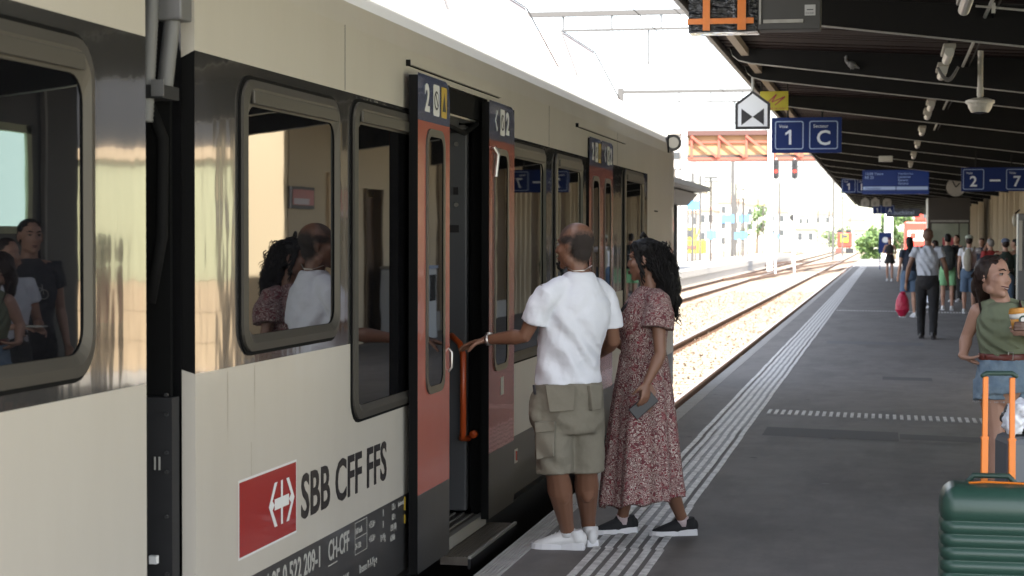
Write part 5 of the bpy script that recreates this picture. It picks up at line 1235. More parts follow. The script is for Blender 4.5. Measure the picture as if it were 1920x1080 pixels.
# ---------------------------------------------------------------- woman in the long floral dress
def woman():
    D = 9.85; V = lambda px, py, w=0: at_d(px, py, D+w); k = .95
    root = thing('person', on_z(1212, 1004), 'woman with long black hair in a red and grey floral dress and black sneakers', 'person')
    hA, tA = on_z(1178, 1000), on_z(1116, 1003); hB, tB = on_z(1290, 1004), on_z(1217, 1006)
    dA = (tA-hA).normalized(); dB = (tB-hB).normalized()
    f = -cR.copy(); f.z = 0; f = (f+cF*.12); f.normalize()
    J = dict(pel=V(1212, 730), waist=V(1208, 665), chest=V(1208, 600), neckb=V(1222, 545), head=V(1209, 487),
             shl=V(1232, 568, -.15), shr=V(1212, 566, .15), ell=V(1238, 665, -.20), elr=V(1185, 655, .22), wrl=V(1213, 718, -.225), wrr=V(1150, 640, .20),
             hpl=V(1214, 735, -.09), hpr=V(1208, 735, .09), knl=V(1238, 865, -.07), knr=V(1186, 865, .07),
             anl=hB+Vector((0, 0, .095))-Vector((0, 0, 0))+dB*.035, anr=hA+Vector((0, 0, .095))+dA*.035, toel=dB, toer=dA)
    M_h = hframe(f*1.0+cF*.10+Vector((0, 0, -.06)))
    body(root, J, f, M_h, k, SK_W, .006, hands={'l': dict(d=(V(1208, 765, -.25)-J['wrl']), n=-cR*.5+cF*.6, s=-cR, curl=.5), 'r': dict(d=f, n=(0, 0, -1), s=cF, curl=.5)}, fem=True)
    face_parts(root, J['head'], M_h, k, hair_k)
    P = lambda x, y, z: J['head'] + M_h @ Vector((x, y, z))*k
    b = MB()
    for c_, r_ in (((0, -.02, .05), (.086, .096, .074)), ((0, -.055, .0), (.088, .075, .09)), ((0, .030, .082), (.064, .045, .034)), ((0, -.10, -.06), (.092, .075, .10)), ((0, -.125, -.15), (.095, .075, .11)), ((0, -.13, -.235), (.088, .065, .075))):
        b.ell(P(*c_), [v*k for v in r_], hair_k, M_h)
    b.build('hair', root, True, remesh=.008, smooth_it=2, disp=(.04, .03))
    rn = random.Random(9); b = MB()
    for i in range(460):
        side = rn.choice((-1, 1)) if rn.random() < .75 else 0
        x0 = side*rn.uniform(.05, .085) if side else rn.uniform(-.05, .05); y0 = rn.uniform(-.10, .05); z0 = rn.uniform(.0, .10)
        if not side: y0 = rn.uniform(-.12, -.07)
        Lh = rn.uniform(.22, .36); ph = rn.uniform(0, 6); pts = []
        for q in range(12):
            t = q/11
            pts.append(P(x0*(1+.35*t)+.013*math.sin(ph+t*17), y0*(1-t)+(-.125+rn.uniform(-.004, .004)+.05*side*x0*0)*min(1, t*1.5) - (.05 if rn.random() < .0 else 0)+.014*math.cos(ph+t*16)-.02*t*rn.random(), z0-Lh*t*(.5+.5*t)-.02*t))
        b.tube(pts, [.0029*(1-.5*q/11) for q in range(12)], hair_k, 5)
    for i in range(46):       # face-framing waves
        s_ = rn.choice((-1, 1)); ph = rn.uniform(0, 6); y1 = rn.uniform(.0, .05); ln = rn.uniform(.12, .22)
        pts = [P(s_*(.05+.03*min(1, t*3)+.006*math.sin(ph+t*14)), .045-.045*t+.010*math.sin(ph*2+t*12)+y1*.2*(1-t), .095-ln*t*1.1) for t in [q/9 for q in range(10)]]
        b.tube(pts, [.0055*(1-.5*q/9) for q in range(10)], hair_k, 5)
    for i in range(170):      # fine frizz
        a0 = rn.uniform(-.28, .10); an = rn.uniform(-2.4, -.74); rr2 = rn.uniform(.085, .10); ph = rn.uniform(0, 6)
        pts = [P(rr2*math.cos(an)+.008*math.sin(ph+t*9), -.06+rr2*.9*math.sin(an)-.012*t+.008*math.cos(ph+8*t), a0-.10*t) for t in [q/7 for q in range(8)]]
        b.tube(pts, .0016, hair_k, 4)
    for i in range(70):       # flyaway curls along the back outline
        a0 = rn.uniform(-.30, .05); x0 = rn.uniform(-.07, .07); pts = []; ph = rn.uniform(0, 6)
        for q in range(8):
            t = q/7; pts.append(P(x0+.010*math.sin(ph+t*8), -.155-.028*t*rn.uniform(.8, 1.2)+.010*math.sin(ph+8*t), a0-.09*t))
        b.tube(pts, [.0038*(1-.6*q/7) for q in range(8)], hair_k, 4)
    b.build('hair_strands', root, True)
    MB().tube([P(.02, -.015, .125), P(.0, .0, .150), P(-.02, .012, .130)], [.010, .012, .008], hair_k, 8, rnd=True).build('hair_clip', root, True)
    # dress bodice with sleeves
    def bod(b):
        b.tube([V(1206, 672), V(1208, 640), V(1204, 605), V(1212, 575), V(1222, 550), V(1224, 541)],
               [(.135, .125), (.135, .122), (.148, .145), (.145, .115), (.10, .085), (.075, .07)], floral_m, 24, ref=f)
        b.ell(V(1183, 612, -.06), (.06, .06, .055), floral_m); b.ell(V(1183, 612, .07), (.06, .06, .055), floral_m)
        b.tube([V(1226, 556, -.07), V(1234, 566, -.135), V(1236, 590, -.175), V(1233, 616, -.185)], [.055, .068, .082, .088], floral_m, 18)
        b.tube([V(1214, 556, .07), V(1206, 566, .135), V(1196, 590, .175), V(1190, 612, .185)], [.05, .058, .068, .072], floral_m, 18)
    cloth(root, 'dress_bodice', floral_m, bod, .0065, 2, (.05, .012))
    # pleated skirt
    rows = [(662, 1206, .128, .128), (690, 1208, .142, .135), (730, 1206, .160, .150), (790, 1206, .180, .168), (850, 1205, .200, .185), (905, 1204, .216, .205), (940, 1204, .226, .215)]
    b = MB(); ns = 110; vs = []
    for i, (py, px_, ra, rb_) in enumerate(rows):
        c = V(px_, py); t = i/(len(rows)-1)
        for g in range(ns):
            a = 2*math.pi*g/ns; fold = 1+.10*t*(math.sin(a*9+1.2*math.sin(a*2))+.5*math.sin(a*17+2)) + .03*math.sin(a*5+t*3)*t
            vs.append(c + f*math.cos(a)*ra*fold + cF*math.sin(a)*rb_*fold + Vector((0, 0, (.010*math.sin(a*9)+.035*math.cos(a)*-1*t) if i == len(rows)-1 else 0)))
    b.add(vs, [(i*ns+g, i*ns+(g+1) % ns, (i+1)*ns+(g+1) % ns, (i+1)*ns+g) for i in range(len(rows)-1) for g in range(ns)], floral_m)
    o = b.build('dress_skirt', root, True); md = o.modifiers.new('t', 'SOLIDIFY'); md.thickness = .004
    q = o.modifiers.new('s', 'SUBSURF'); q.levels = q.render_levels = 1
    shoe(root, hA+dA*.02, dA, .93, sneaker_k, sole_w, laces=False); shoe(root, hB+dB*.02, dB, .93, sneaker_k, sole_w, laces=False)
    for a_ in ('anl', 'anr'): MB().tube([J[a_]+Vector((0, 0, -.04)), J[a_]+Vector((0, 0, .012))], .037, sock, 14).build('ankle_sock', root, True)
    # dark strap of a bag worn in front
    MB().tube([V(1196, 552, -.05), V(1172, 575, -.06), V(1156, 600, .0), V(1152, 630, .06)], .012, black_p, 8).build('shoulder_strap', root, True)
    # phone in her hand: a thing of its own
    ph = thing('mobile_phone', V(1205, 762, -.26), 'dark phone held low by the woman in the floral dress', 'phone')
    b = MB(); a1 = (V(1232, 737, -.22)-V(1186, 778, -.25)).normalized(); nn = cF*.8+Vector((0, 0, .1)); s_ = a1.cross(nn).normalized(); nn = s_.cross(a1).normalized()
    c = V(1207, 760, -.215); pts = [c+a1*u+s_*v for u, v in ((-.078, -.037), (.078, -.037), (.078, .037), (-.078, .037))]
    b.prism(pts, nn*.011, mat('phone_case', (.02, .02, .023), .45)); b.build('case', ph, bevel=.004)
woman()

# ---------------------------------------------------------------- woman in the olive top with suitcase
def girl():
    D = 9.5; V = lambda px, py, w=0: at_d(px, py, D+w); k = .95
    root = thing('person', V(1885, 1045), 'smiling woman in olive sleeveless top and denim shorts beside the green suitcase', 'person'); root.location.z = 0
    f = (-cF*.85+cR*.5); f.z = 0; f.normalize(); g0 = V(1885, 700); g0.z = 0
    side = cR
    an1 = V(1866, 900); an1.z = .09; an2 = V(1918, 900, .08); an2.z = .09
    J = dict(pel=V(1884, 712), waist=V(1882, 668), chest=V(1880, 618), neckb=V(1878, 570, .01), head=V(1864, 519, 0),
             shr=V(1834, 583, .02), shl=V(1928, 585, .06), elr=V(1812, 632, .07), ell=V(1948, 640, -.02), wrr=V(1806, 668, .02), wrl=V(1935, 618, -.22),
             hpr=V(1858, 722, 0), hpl=V(1912, 722, .04), knr=V(1868, 826, -.01), knl=V(1916, 826, .05), anr=an1, anl=an2, toer=f, toel=f)
    M_h = hframe(cR*.55-cF*.84+Vector((0, 0, .03)), (.12, 0, 1))
    body(root, J, f, M_h, k, SK_T, .006, hands={'r': dict(d=(V(1834, 682, .0)-J['wrr']), n=(0, 0, 1), s=-cF, curl=.55), 'l': dict(d=(-cR*.6-cF*.4), n=-cR, s=(0, 0, 1), curl=.6)}, fem=True, th=.92)
    face_parts(root, J['head'], M_h, k, hair_b, smile=True)
    P = lambda x, y, z: J['head'] + M_h @ Vector((x, y, z))*k
    b = MB()
    for c_, r_ in (((0, -.025, .052), (.083, .096, .070)), ((0, -.060, .0), (.083, .066, .085)), ((0, -.09, -.05), (.07, .05, .08)), ((-.02, -.10, -.11), (.045, .04, .06)), ((-.074, -.028, .02), (.018, .05, .06)), ((.074, -.028, .02), (.018, .05, .06))):
        b.ell(P(*c_), [v*k for v in r_], hair_b, M_h)
    b.build('hair', root, True, remesh=.006, smooth_it=3, disp=(.03, .008))
    rn = random.Random(3); b = MB()
    for i in range(60):
        s_ = rn.choice((-1, 1)); ph = rn.uniform(0, 6)
        b.tube([P(s_*(.030+.054*t**.6), .062-.15*t+.003*math.sin(ph+6*t), .098-.10*t*t+.006*math.sin(ph*3)) for t in [q/6 for q in range(7)]], [.0028*(1-.4*q/6) for q in range(7)], hair_b, 5)
    for i in range(26):
        ph = rn.uniform(0, 6); b.tube([P(.05+.03*t+.006*math.sin(ph+t*5), -.08+.07*t, -.06-.15*t) for t in [q/6 for q in range(7)]], [.005*(1-.6*q/6) for q in range(7)], hair_b, 5)
    b.build('hair_strands', root, True)
    olive = folds(mat('olive_jersey', (.18, .205, .13), .85), 4.5, .012, (.2, .9, .9))
    def top(b):
        b.tube([V(1882, 674), V(1882, 660), V(1880, 628), V(1880, 600), V(1880, 578, .01), V(1880, 567, .01)],
               [(.125, .105), (.128, .11), (.145, .125), (.150, .115), (.125, .085), (.07, .065)], olive, 24, ref=f)
        b.tube([V(1846, 577, .01), V(1880, 572, .01), V(1914, 577, .05)], [.040, .05, .040], olive, 14, rnd=True)
        b.ell(V(1862, 615, -.06), (.055, .055, .05), olive); b.ell(V(1904, 615, -.05), (.055, .055, .05), olive)
        for a, c, e in (((1850, 640), (1875, 650), (1905, 668)), ((1846, 652), (1866, 664), (1890, 672)), ((1862, 630), (1890, 642), (1918, 656))):
            b.tube([V(*a, -.08), V(*c, -.122), V(*e, -.115)], [.004, .008, .004], olive, 7, rnd=True)
    cloth(root, 'sleeveless_top', olive, top, .0065, 2, (.06, .010))
    denim = folds(mat('light_denim', (.15, .22, .30), .85, var=(16, .9, (.26, .34, .41))), 5, .008)
    def sh(b):
        b.tube([V(1883, 664), V(1884, 690), V(1884, 722), V(1885, 735)], [(.138, .115), (.155, .13), (.170, .14), (.165, .13)], denim, 24, ref=f)
        b.tube([V(1858, 712, .0), V(1858, 750, -.01)], [.092, .092], denim, 20); b.tube([V(1912, 712, .04), V(1914, 750, .03)], [.092, .092], denim, 20)
    s = cloth(root, 'denim_shorts', denim, sh, .0065, 1, (.05, .010))
    b = MB(); rn = random.Random(8)
    for cx, w0 in ((1858, -.01), (1914, .03)):
        c = V(cx, 751, w0)
        for i in range(90):
            a = rn.uniform(0, 6.283); p = c+cR*.09*math.cos(a)+cF*.09*math.sin(a); b.tube([p, p+Vector((rn.uniform(-.004, .004), rn.uniform(-.004, .004), -rn.uniform(.004, .010)))], .0008, mat('frayed_thread', (.5, .52, .54), .9), 4)
    b.build('frayed_hem', s)
    rr_ = .135; c = V(1883, 668); b = MB(); b.tube([c+f.cross(Vector((0, 0, 1)))*math.cos(2*math.pi*g/40)*.141+f*math.sin(2*math.pi*g/40)*.119 for g in range(41)], [(.005, .018)]*41, mat('brown_leather_belt', (.14, .03, .022), .4), 8, ref=(0, 0, 1)); b.build('belt', root, True)
    MB().tube([V(1891, 661, -.125), V(1900, 661, -.125), V(1899, 675, -.125), V(1890, 675, -.125), V(1891, 661, -.125)], .003, steel, 6).build('belt_buckle', root)
    MB().tube([V(1912, 566, .0), V(1916, 580, -.07), V(1921, 610, -.12)], [(.004, .012)]*3, mat('strap_maroon', (.07, .015, .02), .7), 8).build('shoulder_strap', root)
    shoe(root, J['anr']-Vector((0, 0, .0)), f, .92, sneaker_w, sole_w); shoe(root, J['anl'], f, .92, sneaker_w, sole_w)
girl()

# ---------------------------------------------------------------- generic standing or walking figure for the crowd and the reflected people
def figure(px_, py_, h, face, label, skinm, hair, top, bottom, kind='trousers', sleeves=.45, stride=0., vox=.011, shoes=None, hat=None, longhair=False, bag=None, arms=None, fem=False, world=None, bottom_len=None, grp=None, print_fn=None, head_turn=0, faceon=False, head_mat=None, disp=(.09, .02)):
    g = Vector(world) if world else on_z(px_, py_); k = h/1.76
    c_, s_ = math.cos(R(face)), math.sin(R(face))
    T = lambda x, y, z: g + Vector((c_*x-s_*y, s_*x+c_*y, z))*k
    fw = Vector((-s_, c_, 0)); root = thing('person', g, label, 'person', grp)
    A = arms or {}
    q = .92 if fem else 1
    J = dict(pel=T(0, 0, .95), waist=T(0, 0, 1.08), chest=T(0, 0, 1.29), neckb=T(0, -.01, 1.49), head=T(0, .02, 1.645),
             shl=T(-.185*q, 0, 1.425), shr=T(.185*q, 0, 1.425), ell=T(*A.get('ell', (-.235*q, -.03, 1.14))), elr=T(*A.get('elr', (.235*q, -.03, 1.14))),
             wrl=T(*A.get('wrl', (-.25*q, .05, .89))), wrr=T(*A.get('wrr', (.25*q, .05, .89))),
             hpl=T(-.09, 0, .93), hpr=T(.09, 0, .93), knl=T(-.10, stride*.55+.01, .49), knr=T(.10, -stride*.30+.01, .49),
             anl=T(-.10, stride, .085), anr=T(.10, -stride, .085+abs(stride)*.12), toel=fw, toer=fw)
    M_h = hframe(Vector((-math.sin(R(face+head_turn)), math.cos(R(face+head_turn)), 0)))
    body(root, J, fw, M_h, k, skinm, vox, fem=fem, th=.85, leg=.80 if kind == 'trousers' else .95)
    if faceon: face_parts(root, J['head'], M_h, k, hair)
    P = lambda x, y, z: J['head'] + M_h @ Vector((x, y, z))*k
    b = MB(); b.ell(P(0, -.022, .045), (.081*k, .096*k, .078*k), hair, M_h).ell(P(0, -.05, .0), (.080*k, .068*k, .08*k), hair, M_h)
    if longhair: b.ell(P(0, -.07, -.07), (.085*k, .06*k, .10*k), hair, M_h).ell(P(0, -.085, -.16), (.08*k, .05*k, .11*k), hair, M_h)
    b.build('hair', root, True, remesh=vox*.8, smooth_it=1)
    if hat:
        b = MB(); b.ell(P(0, -.01, .065), (.092*k, .108*k, .068*k), hat, M_h).tube([P(0, .06, .055), P(0, .15, .045)], [(.075*k, .008*k), (.06*k, .006*k)], hat, 12, ref=(0, 0, 1)); b.build('cap', root, True)
    def tp(b):
        b.tube([T(0, 0, .93 if kind != 'dress' else 1.0), T(0, 0, 1.08), T(0, 0, 1.27), T(0, 0, 1.40), T(0, -.005, 1.49)], [(.175*k*q, .125*k), (.160*k*q, .12*k), (.190*k*q, .135*k), (.165*k*q, .11*k), (.075*k, .07*k)], top, 20, ref=fw)
        if sleeves > 0:
            for s2 in 'lr':
                sh, el, wr = J['sh'+s2], J['el'+s2], J['wr'+s2]
                if sleeves <= 1: b.tube([lerp(J['chest'], sh, .6)+Vector((0, 0, .05*k)), sh, lerp(sh, el, sleeves)], [.06*k, .066*k, .068*k], top, 14)
                else: b.tube([sh, el, wr], [.066*k, .055*k, .042*k], top, 14)
    cloth(root, 'top', top, tp, vox*.9, 2, disp)
    if kind in ('trousers', 'shorts'):
        def bt(b):
            b.tube([T(0, 0, 1.02), T(0, 0, .95), T(0, 0, .86), T(0, 0, .80)], [(.165*k, .125*k), (.178*k, .14*k), (.165*k, .13*k), (.10*k, .10*k)], bottom, 20, ref=fw)
            for s2 in 'lr':
                hp, kn, an = J['hp'+s2], J['kn'+s2], J['an'+s2]
                if kind == 'trousers': b.tube([hp, lerp(hp, kn, .5), kn, lerp(kn, an, .5), an-Vector((0, 0, .03*k))], [.102*k, .095*k, .078*k, .068*k, .06*k], bottom, 14)
                else: b.tube([hp, lerp(hp, kn, .45), lerp(hp, kn, bottom_len or .85)], [.098*k, .096*k, .095*k], bottom, 14)
        cloth(root, kind, bottom, bt, vox*.9, 1, (.07, .015))
    else:
        L_ = bottom_len or .5
        def bt(b): b.tube([T(0, 0, 1.10), T(0, 0, .95), T(0, 0, .95-(.95-L_)*.5), T(0, 0, L_)], [(.145*k, .115*k), (.175*k, .14*k), (.20*k, .17*k), (.235*k, .20*k)], bottom, 24, ref=fw)
        cloth(root, 'skirt', bottom, bt, vox*.9, 1, (.07, .03))
    for s2 in 'lr':
        if vox < .02: 
            a = J['an'+s2]; so = shoe(root, Vector((a.x, a.y, 0)), fw, k, shoes or sneaker_w, sole_w if shoes is not black_p else black_p, vox=vox*.8, laces=False)
            if a.z > .1*k: so.location.z += a.z-.09*k
    if bag: bag(root, T, k, J)
    if print_fn: print_fn(root, T, k)
    return root, T, J, k
shirt_g = folds(mat('pale_shirt', (.40, .43, .49), .85), 3, .02); trou_k = mat('black_trousers', (.012, .012, .014), .85)
black_c = mat('black_cotton', (.016, .015, .016), .85); green_sh = mat('mint_shorts', (.22, .46, .24), .85); denim_b = mat('denim_blue', (.09, .14, .22), .85)
navy_c = mat('navy_cotton', (.02, .028, .05), .85); blue_c = mat('blue_cotton', (.03, .10, .24), .85); maroon = mat('purple_cap', (.11, .03, .09), .7); backpk = mat('backpack_dark', (.03, .035, .035), .7); beige_bag = mat('beige_backpack', (.34, .32, .26), .8)
cap_w = mat('cap_pale', (.36, .40, .34), .8); blue_grey = mat('cap_blue_grey', (.13, .16, .24), .8); green_j = mat('dark_green_jacket', (.02, .032, .026), .8); red_c = mat('red_cotton', (.30, .03, .03), .8); grey_c = mat('grey_cotton', (.22, .21, .2), .8)
SK_M2 = mat('shaved_scalp', (.12, .062, .042), .6)
# walking man, his red bag, and the others down the platform
figure(1738, 636, 1.82, -4, 'walking man seen from behind in pale shirt and black trousers', SK_D, SK_M2, shirt_g, trou_k, stride=.13, shoes=black_p, vox=.009, arms=dict(ell=(-.29, -.02, 1.15), wrl=(-.33, .03, .90), elr=(.28, -.02, 1.15), wrr=(.31, .12, .93)))
p = on_y(1692, 553, 30.2); t = thing('handbag', p, 'crimson bag in the left hand of the walking man', 'bag'); crim = mat('crimson_bag', (.38, .012, .05), .4)
b = MB(); b.tube([p+Vector((0, 0, .0)), p+Vector((0, 0, -.08)), p+Vector((0, 0, -.24)), p+Vector((0, 0, -.31))], [(.06, .05), (.10, .07), (.115, .08), (.07, .05)], crim, 14, ref=(0, 1, 0), rnd=True); b.build('sack', t, True, remesh=.012, smooth_it=1, disp=(.06, .02)); MB().tube([p+Vector((-.05, 0, -.01)), p+Vector((-.02, 0, .05)), p+Vector((.03, 0, .05)), p+Vector((.05, 0, -.01))], .008, crim, 6).build('handle', t)
figure(1668, 527, 1.70, 175, 'woman in black walking towards the camera with a purple cap', SK_L, hair_b, black_c, black_c, kind='dress', bottom_len=.72, stride=.09, vox=.016, hat=maroon, longhair=True, fem=True, sleeves=0, arms=dict(ell=(-.27, .02, 1.15), wrl=(-.12, .22, 1.12), elr=(.27, .02, 1.15), wrr=(.12, .22, 1.12)))
figure(1704, 595, 1.70, 20, 'dark-haired woman in blue half hidden behind the walking man', SK_L, hair_k, navy_c, denim_b, kind='shorts', stride=.06, vox=.013, longhair=True, fem=True)
def back_pack(m, w_=.17, z0=.98, z1=1.45):
    def fn(root, T, k, J):
        b = MB(); b.tube([T(0, -.20, z0), T(0, -.22, z0+.1), T(0, -.22, z1-.12), T(0, -.18, z1)], [(w_*.8*k, .07*k), (w_*k, .10*k), (w_*k, .09*k), (w_*.6*k, .05*k)], m, 14, ref=T(0, 1, 0)-T(0, 0, 0), rnd=True)
        bp = b.build('backpack', root, True, remesh=.014, smooth_it=1); b = MB()
        for s in (-1, 1): b.tube([T(s*.10, -.15, z1-.02), T(s*.12, -.02, 1.50), T(s*.12, .12, 1.38), T(s*.13, .02, 1.1)], .018*k, m, 6)
        b.build('straps', bp, True)
    return fn
figure(1776, 582, 1.77, -2, 'person with dark backpack and mint green shorts seen from behind', SK_L, hair_k, black_c, green_sh, kind='shorts', vox=.013, bag=back_pack(backpk), stride=.03, bottom_len=.8)
figure(1816, 588, 1.73, -8, 'person in white T-shirt and pale cap with a beige backpack', SK_L, hair_b, tee_w, denim_b, kind='shorts', vox=.013, hat=cap_w, bag=back_pack(beige_bag, .10, 1.02, 1.42), bottom_len=1.0, fem=True, arms=dict(elr=(.30, .10, 1.38), wrr=(.40, .20, 1.62)))
figure(1752, 578, 1.62, 60, 'person in a long white skirt behind the mint green shorts', SK_L, hair_b, grey_c, tee_w, kind='dress', bottom_len=.15, vox=.016, fem=True)
figure(1793, 566, 1.76, 150, 'tall person in black half hidden behind the pale cap', SK_L, hair_b, black_c, black_c, vox=.016)
figure(1856, 590, 1.66, 30, 'grey-haired person in dark red beside the pale cap', SK_L, mat('hair_grey', (.2, .19, .18), .6), red_c, navy_c, vox=.014, sleeves=.5)
figure(1884, 602, 1.66, 10, 'person in dark green jacket and blue-grey cap near the service pillar', SK_T, hair_b, green_j, denim_b, vox=.013, hat=blue_grey, sleeves=1.5)
figure(1903, 585, 1.66, 70, 'dark-haired person at the far right behind the woman in olive', SK_L, hair_k, grey_c, black_c, vox=.014, sleeves=1.5)
figure(1840, 560, 1.68, 160, 'short person in navy facing the camera among the group', SK_L, hair_b, navy_c, black_c, vox=.018, fem=True, longhair=True)
# people standing to the right, seen only in the window and paint reflections
def bike(root, T, k):
    b = MB(); c = lambda x, z: T(x, .155, z)
    for x in (-.035, .04):
        b.tube([c(x+.032*math.cos(a*math.pi/8), 1.25+.032*math.sin(a*math.pi/8)) for a in range(17)], .003, lett_grey, 5)
    b.tube([c(-.035, 1.25), c(-.01, 1.295), c(.03, 1.295), c(.04, 1.25)], .003, lett_grey, 5).tube([c(-.01, 1.295), c(.005, 1.25), c(.03, 1.3), c(.025, 1.32)], .003, lett_grey, 5); b.build('bicycle_print', root)
dark_tee = mat('dark_tee', (.035, .037, .045), .85)
figure(0, 0, 1.77, 132, 'dark-haired man in dark T-shirt mirrored in the left coach window', SK_T, hair_k, dark_tee, trou_k, world=(1.25, 11.62, 0), faceon=True, vox=.008, print_fn=bike, head_turn=4)
r_, T_, J_, k_ = figure(0, 0, 1.64, 120, 'woman in white holding a phone, mirrored at the left window edge', SK_L, hair_b, tee_w, mat('spotted_skirt', (.03, .03, .03), .8), kind='dress', bottom_len=.6, world=(1.15, 11.1, 0), fem=True, longhair=True, vox=.009, arms=dict(elr=(.24, .02, 1.15), wrr=(.10, .26, 1.13), ell=(-.24, .02, 1.15), wrl=(-.08, .26, 1.14)))
p = T_(.0, .36, 1.14); t = thing('mobile_phone', p, 'phone held by the woman in white, mirrored in the coach window', 'phone'); MB().box((p.x-.06, p.y-.035, p.z), (p.x+.06, p.y+.035, p.z+.01), lett_grey).build('case', t)
figure(0, 0, 1.68, 80, 'dark-haired person in red mirrored at the right edge of the left coach window', SK_T, hair_k, red_c, trou_k, world=(1.6, 13.64, 0), vox=.010, longhair=True, fem=True)
# person outside the right edge whose dark hand holds the coffee cup
r_, T_, J_, k_ = figure(0, 0, 1.72, 80, 'person in dark jacket at the right edge, only the cup-holding hand in view', SK_K, hair_k, navy_c, trou_k, world=tuple(Vector((CAM+ray(2045, 540)*8.75).to_2d().to_3d())), sleeves=1.5, vox=.007, disp=None,
    arms=dict(ell=(-.20, .16, 1.16), wrl=(-.02, .18, 1.20), elr=(.22, .0, 1.14), wrr=(.24, .06, .88)))
# hand and cup at the right edge
def cup():
    D = 8.62; V = lambda px, py, w=0: at_d(px, py, D+w)
    c0 = V(1910, 604); up = (Vector((0, 0, 1))+cR*-.12).normalized()
    t = thing('coffee_cup', c0, 'orange paper coffee cup with white band, held at the right edge', 'coffee cup')
    oc = mat('cup_orange', (.50, .22, .03), .5, var=(30, .6, (.6, .3, .06), (1, 1, .2))); cw = mat('cup_white', (.6, .59, .57), .5); gl = mat('cup_emblem', (.012, .04, .03), .5)
    P = lambda h: c0+up*h
    MB().tube([P(-.035), P(.018)], [.032, .038], oc, 24).build('sleeve', t, True); MB().tube([P(.0182), P(.043)], [.0385, .041], cw, 24).build('band', t, True)
    MB().tube([P(.0432), P(.048), P(.050), P(.062), P(.0622), P(.068)], [.043, .044, .041, .039, .036, .035], oc, 24).build('lid', t)
    e = V(1917, 590, -.05); e = P(.012)+(-cF*.037+cR*.012); MB().tube([e+cF*.004, e-cF*.003], .021, gl, 20).build('emblem', t); MB().tube([e-cF*.003, e-cF*.004], .012, cw, 14).build('emblem_centre', t)
    # the hand that grips it, part of the person at the edge
    wr = V(1952, 628, .03); b = MB()
    el = J_['wrl']
    b.tube([el, lerp(el, wr, .5), wr], [.030, .028, .026], SK_K, 12, rnd=True)
    add_hand(b, wr, (V(1912, 606, -.02)-wr), -cF*.15+Vector((0, 0, .75))-cR*.3, -cF, SK_K, 1.0, .55)
    # fingers wrapping the cup
    for i, (dz, r_a) in enumerate(((-.004, .0085), (-.020, .009), (-.035, .0085))):
        b.tube([c0+up*dz+cR*.052-cF*.018, c0+up*dz+cR*.030-cF*.044, c0+up*dz-cF*.050-cR*.004, c0+up*dz-cF*.044-cR*(.028+.004*i)], r_a, SK_K, 8, rnd=True)
    b.tube([c0+up*-.03+cR*.06, c0+up*-.02+cR*.052-cF*.018], .02, SK_K, 10, rnd=True)
    b.build('gripping_hand', r_, True, remesh=.005, smooth_it=2)
cup()

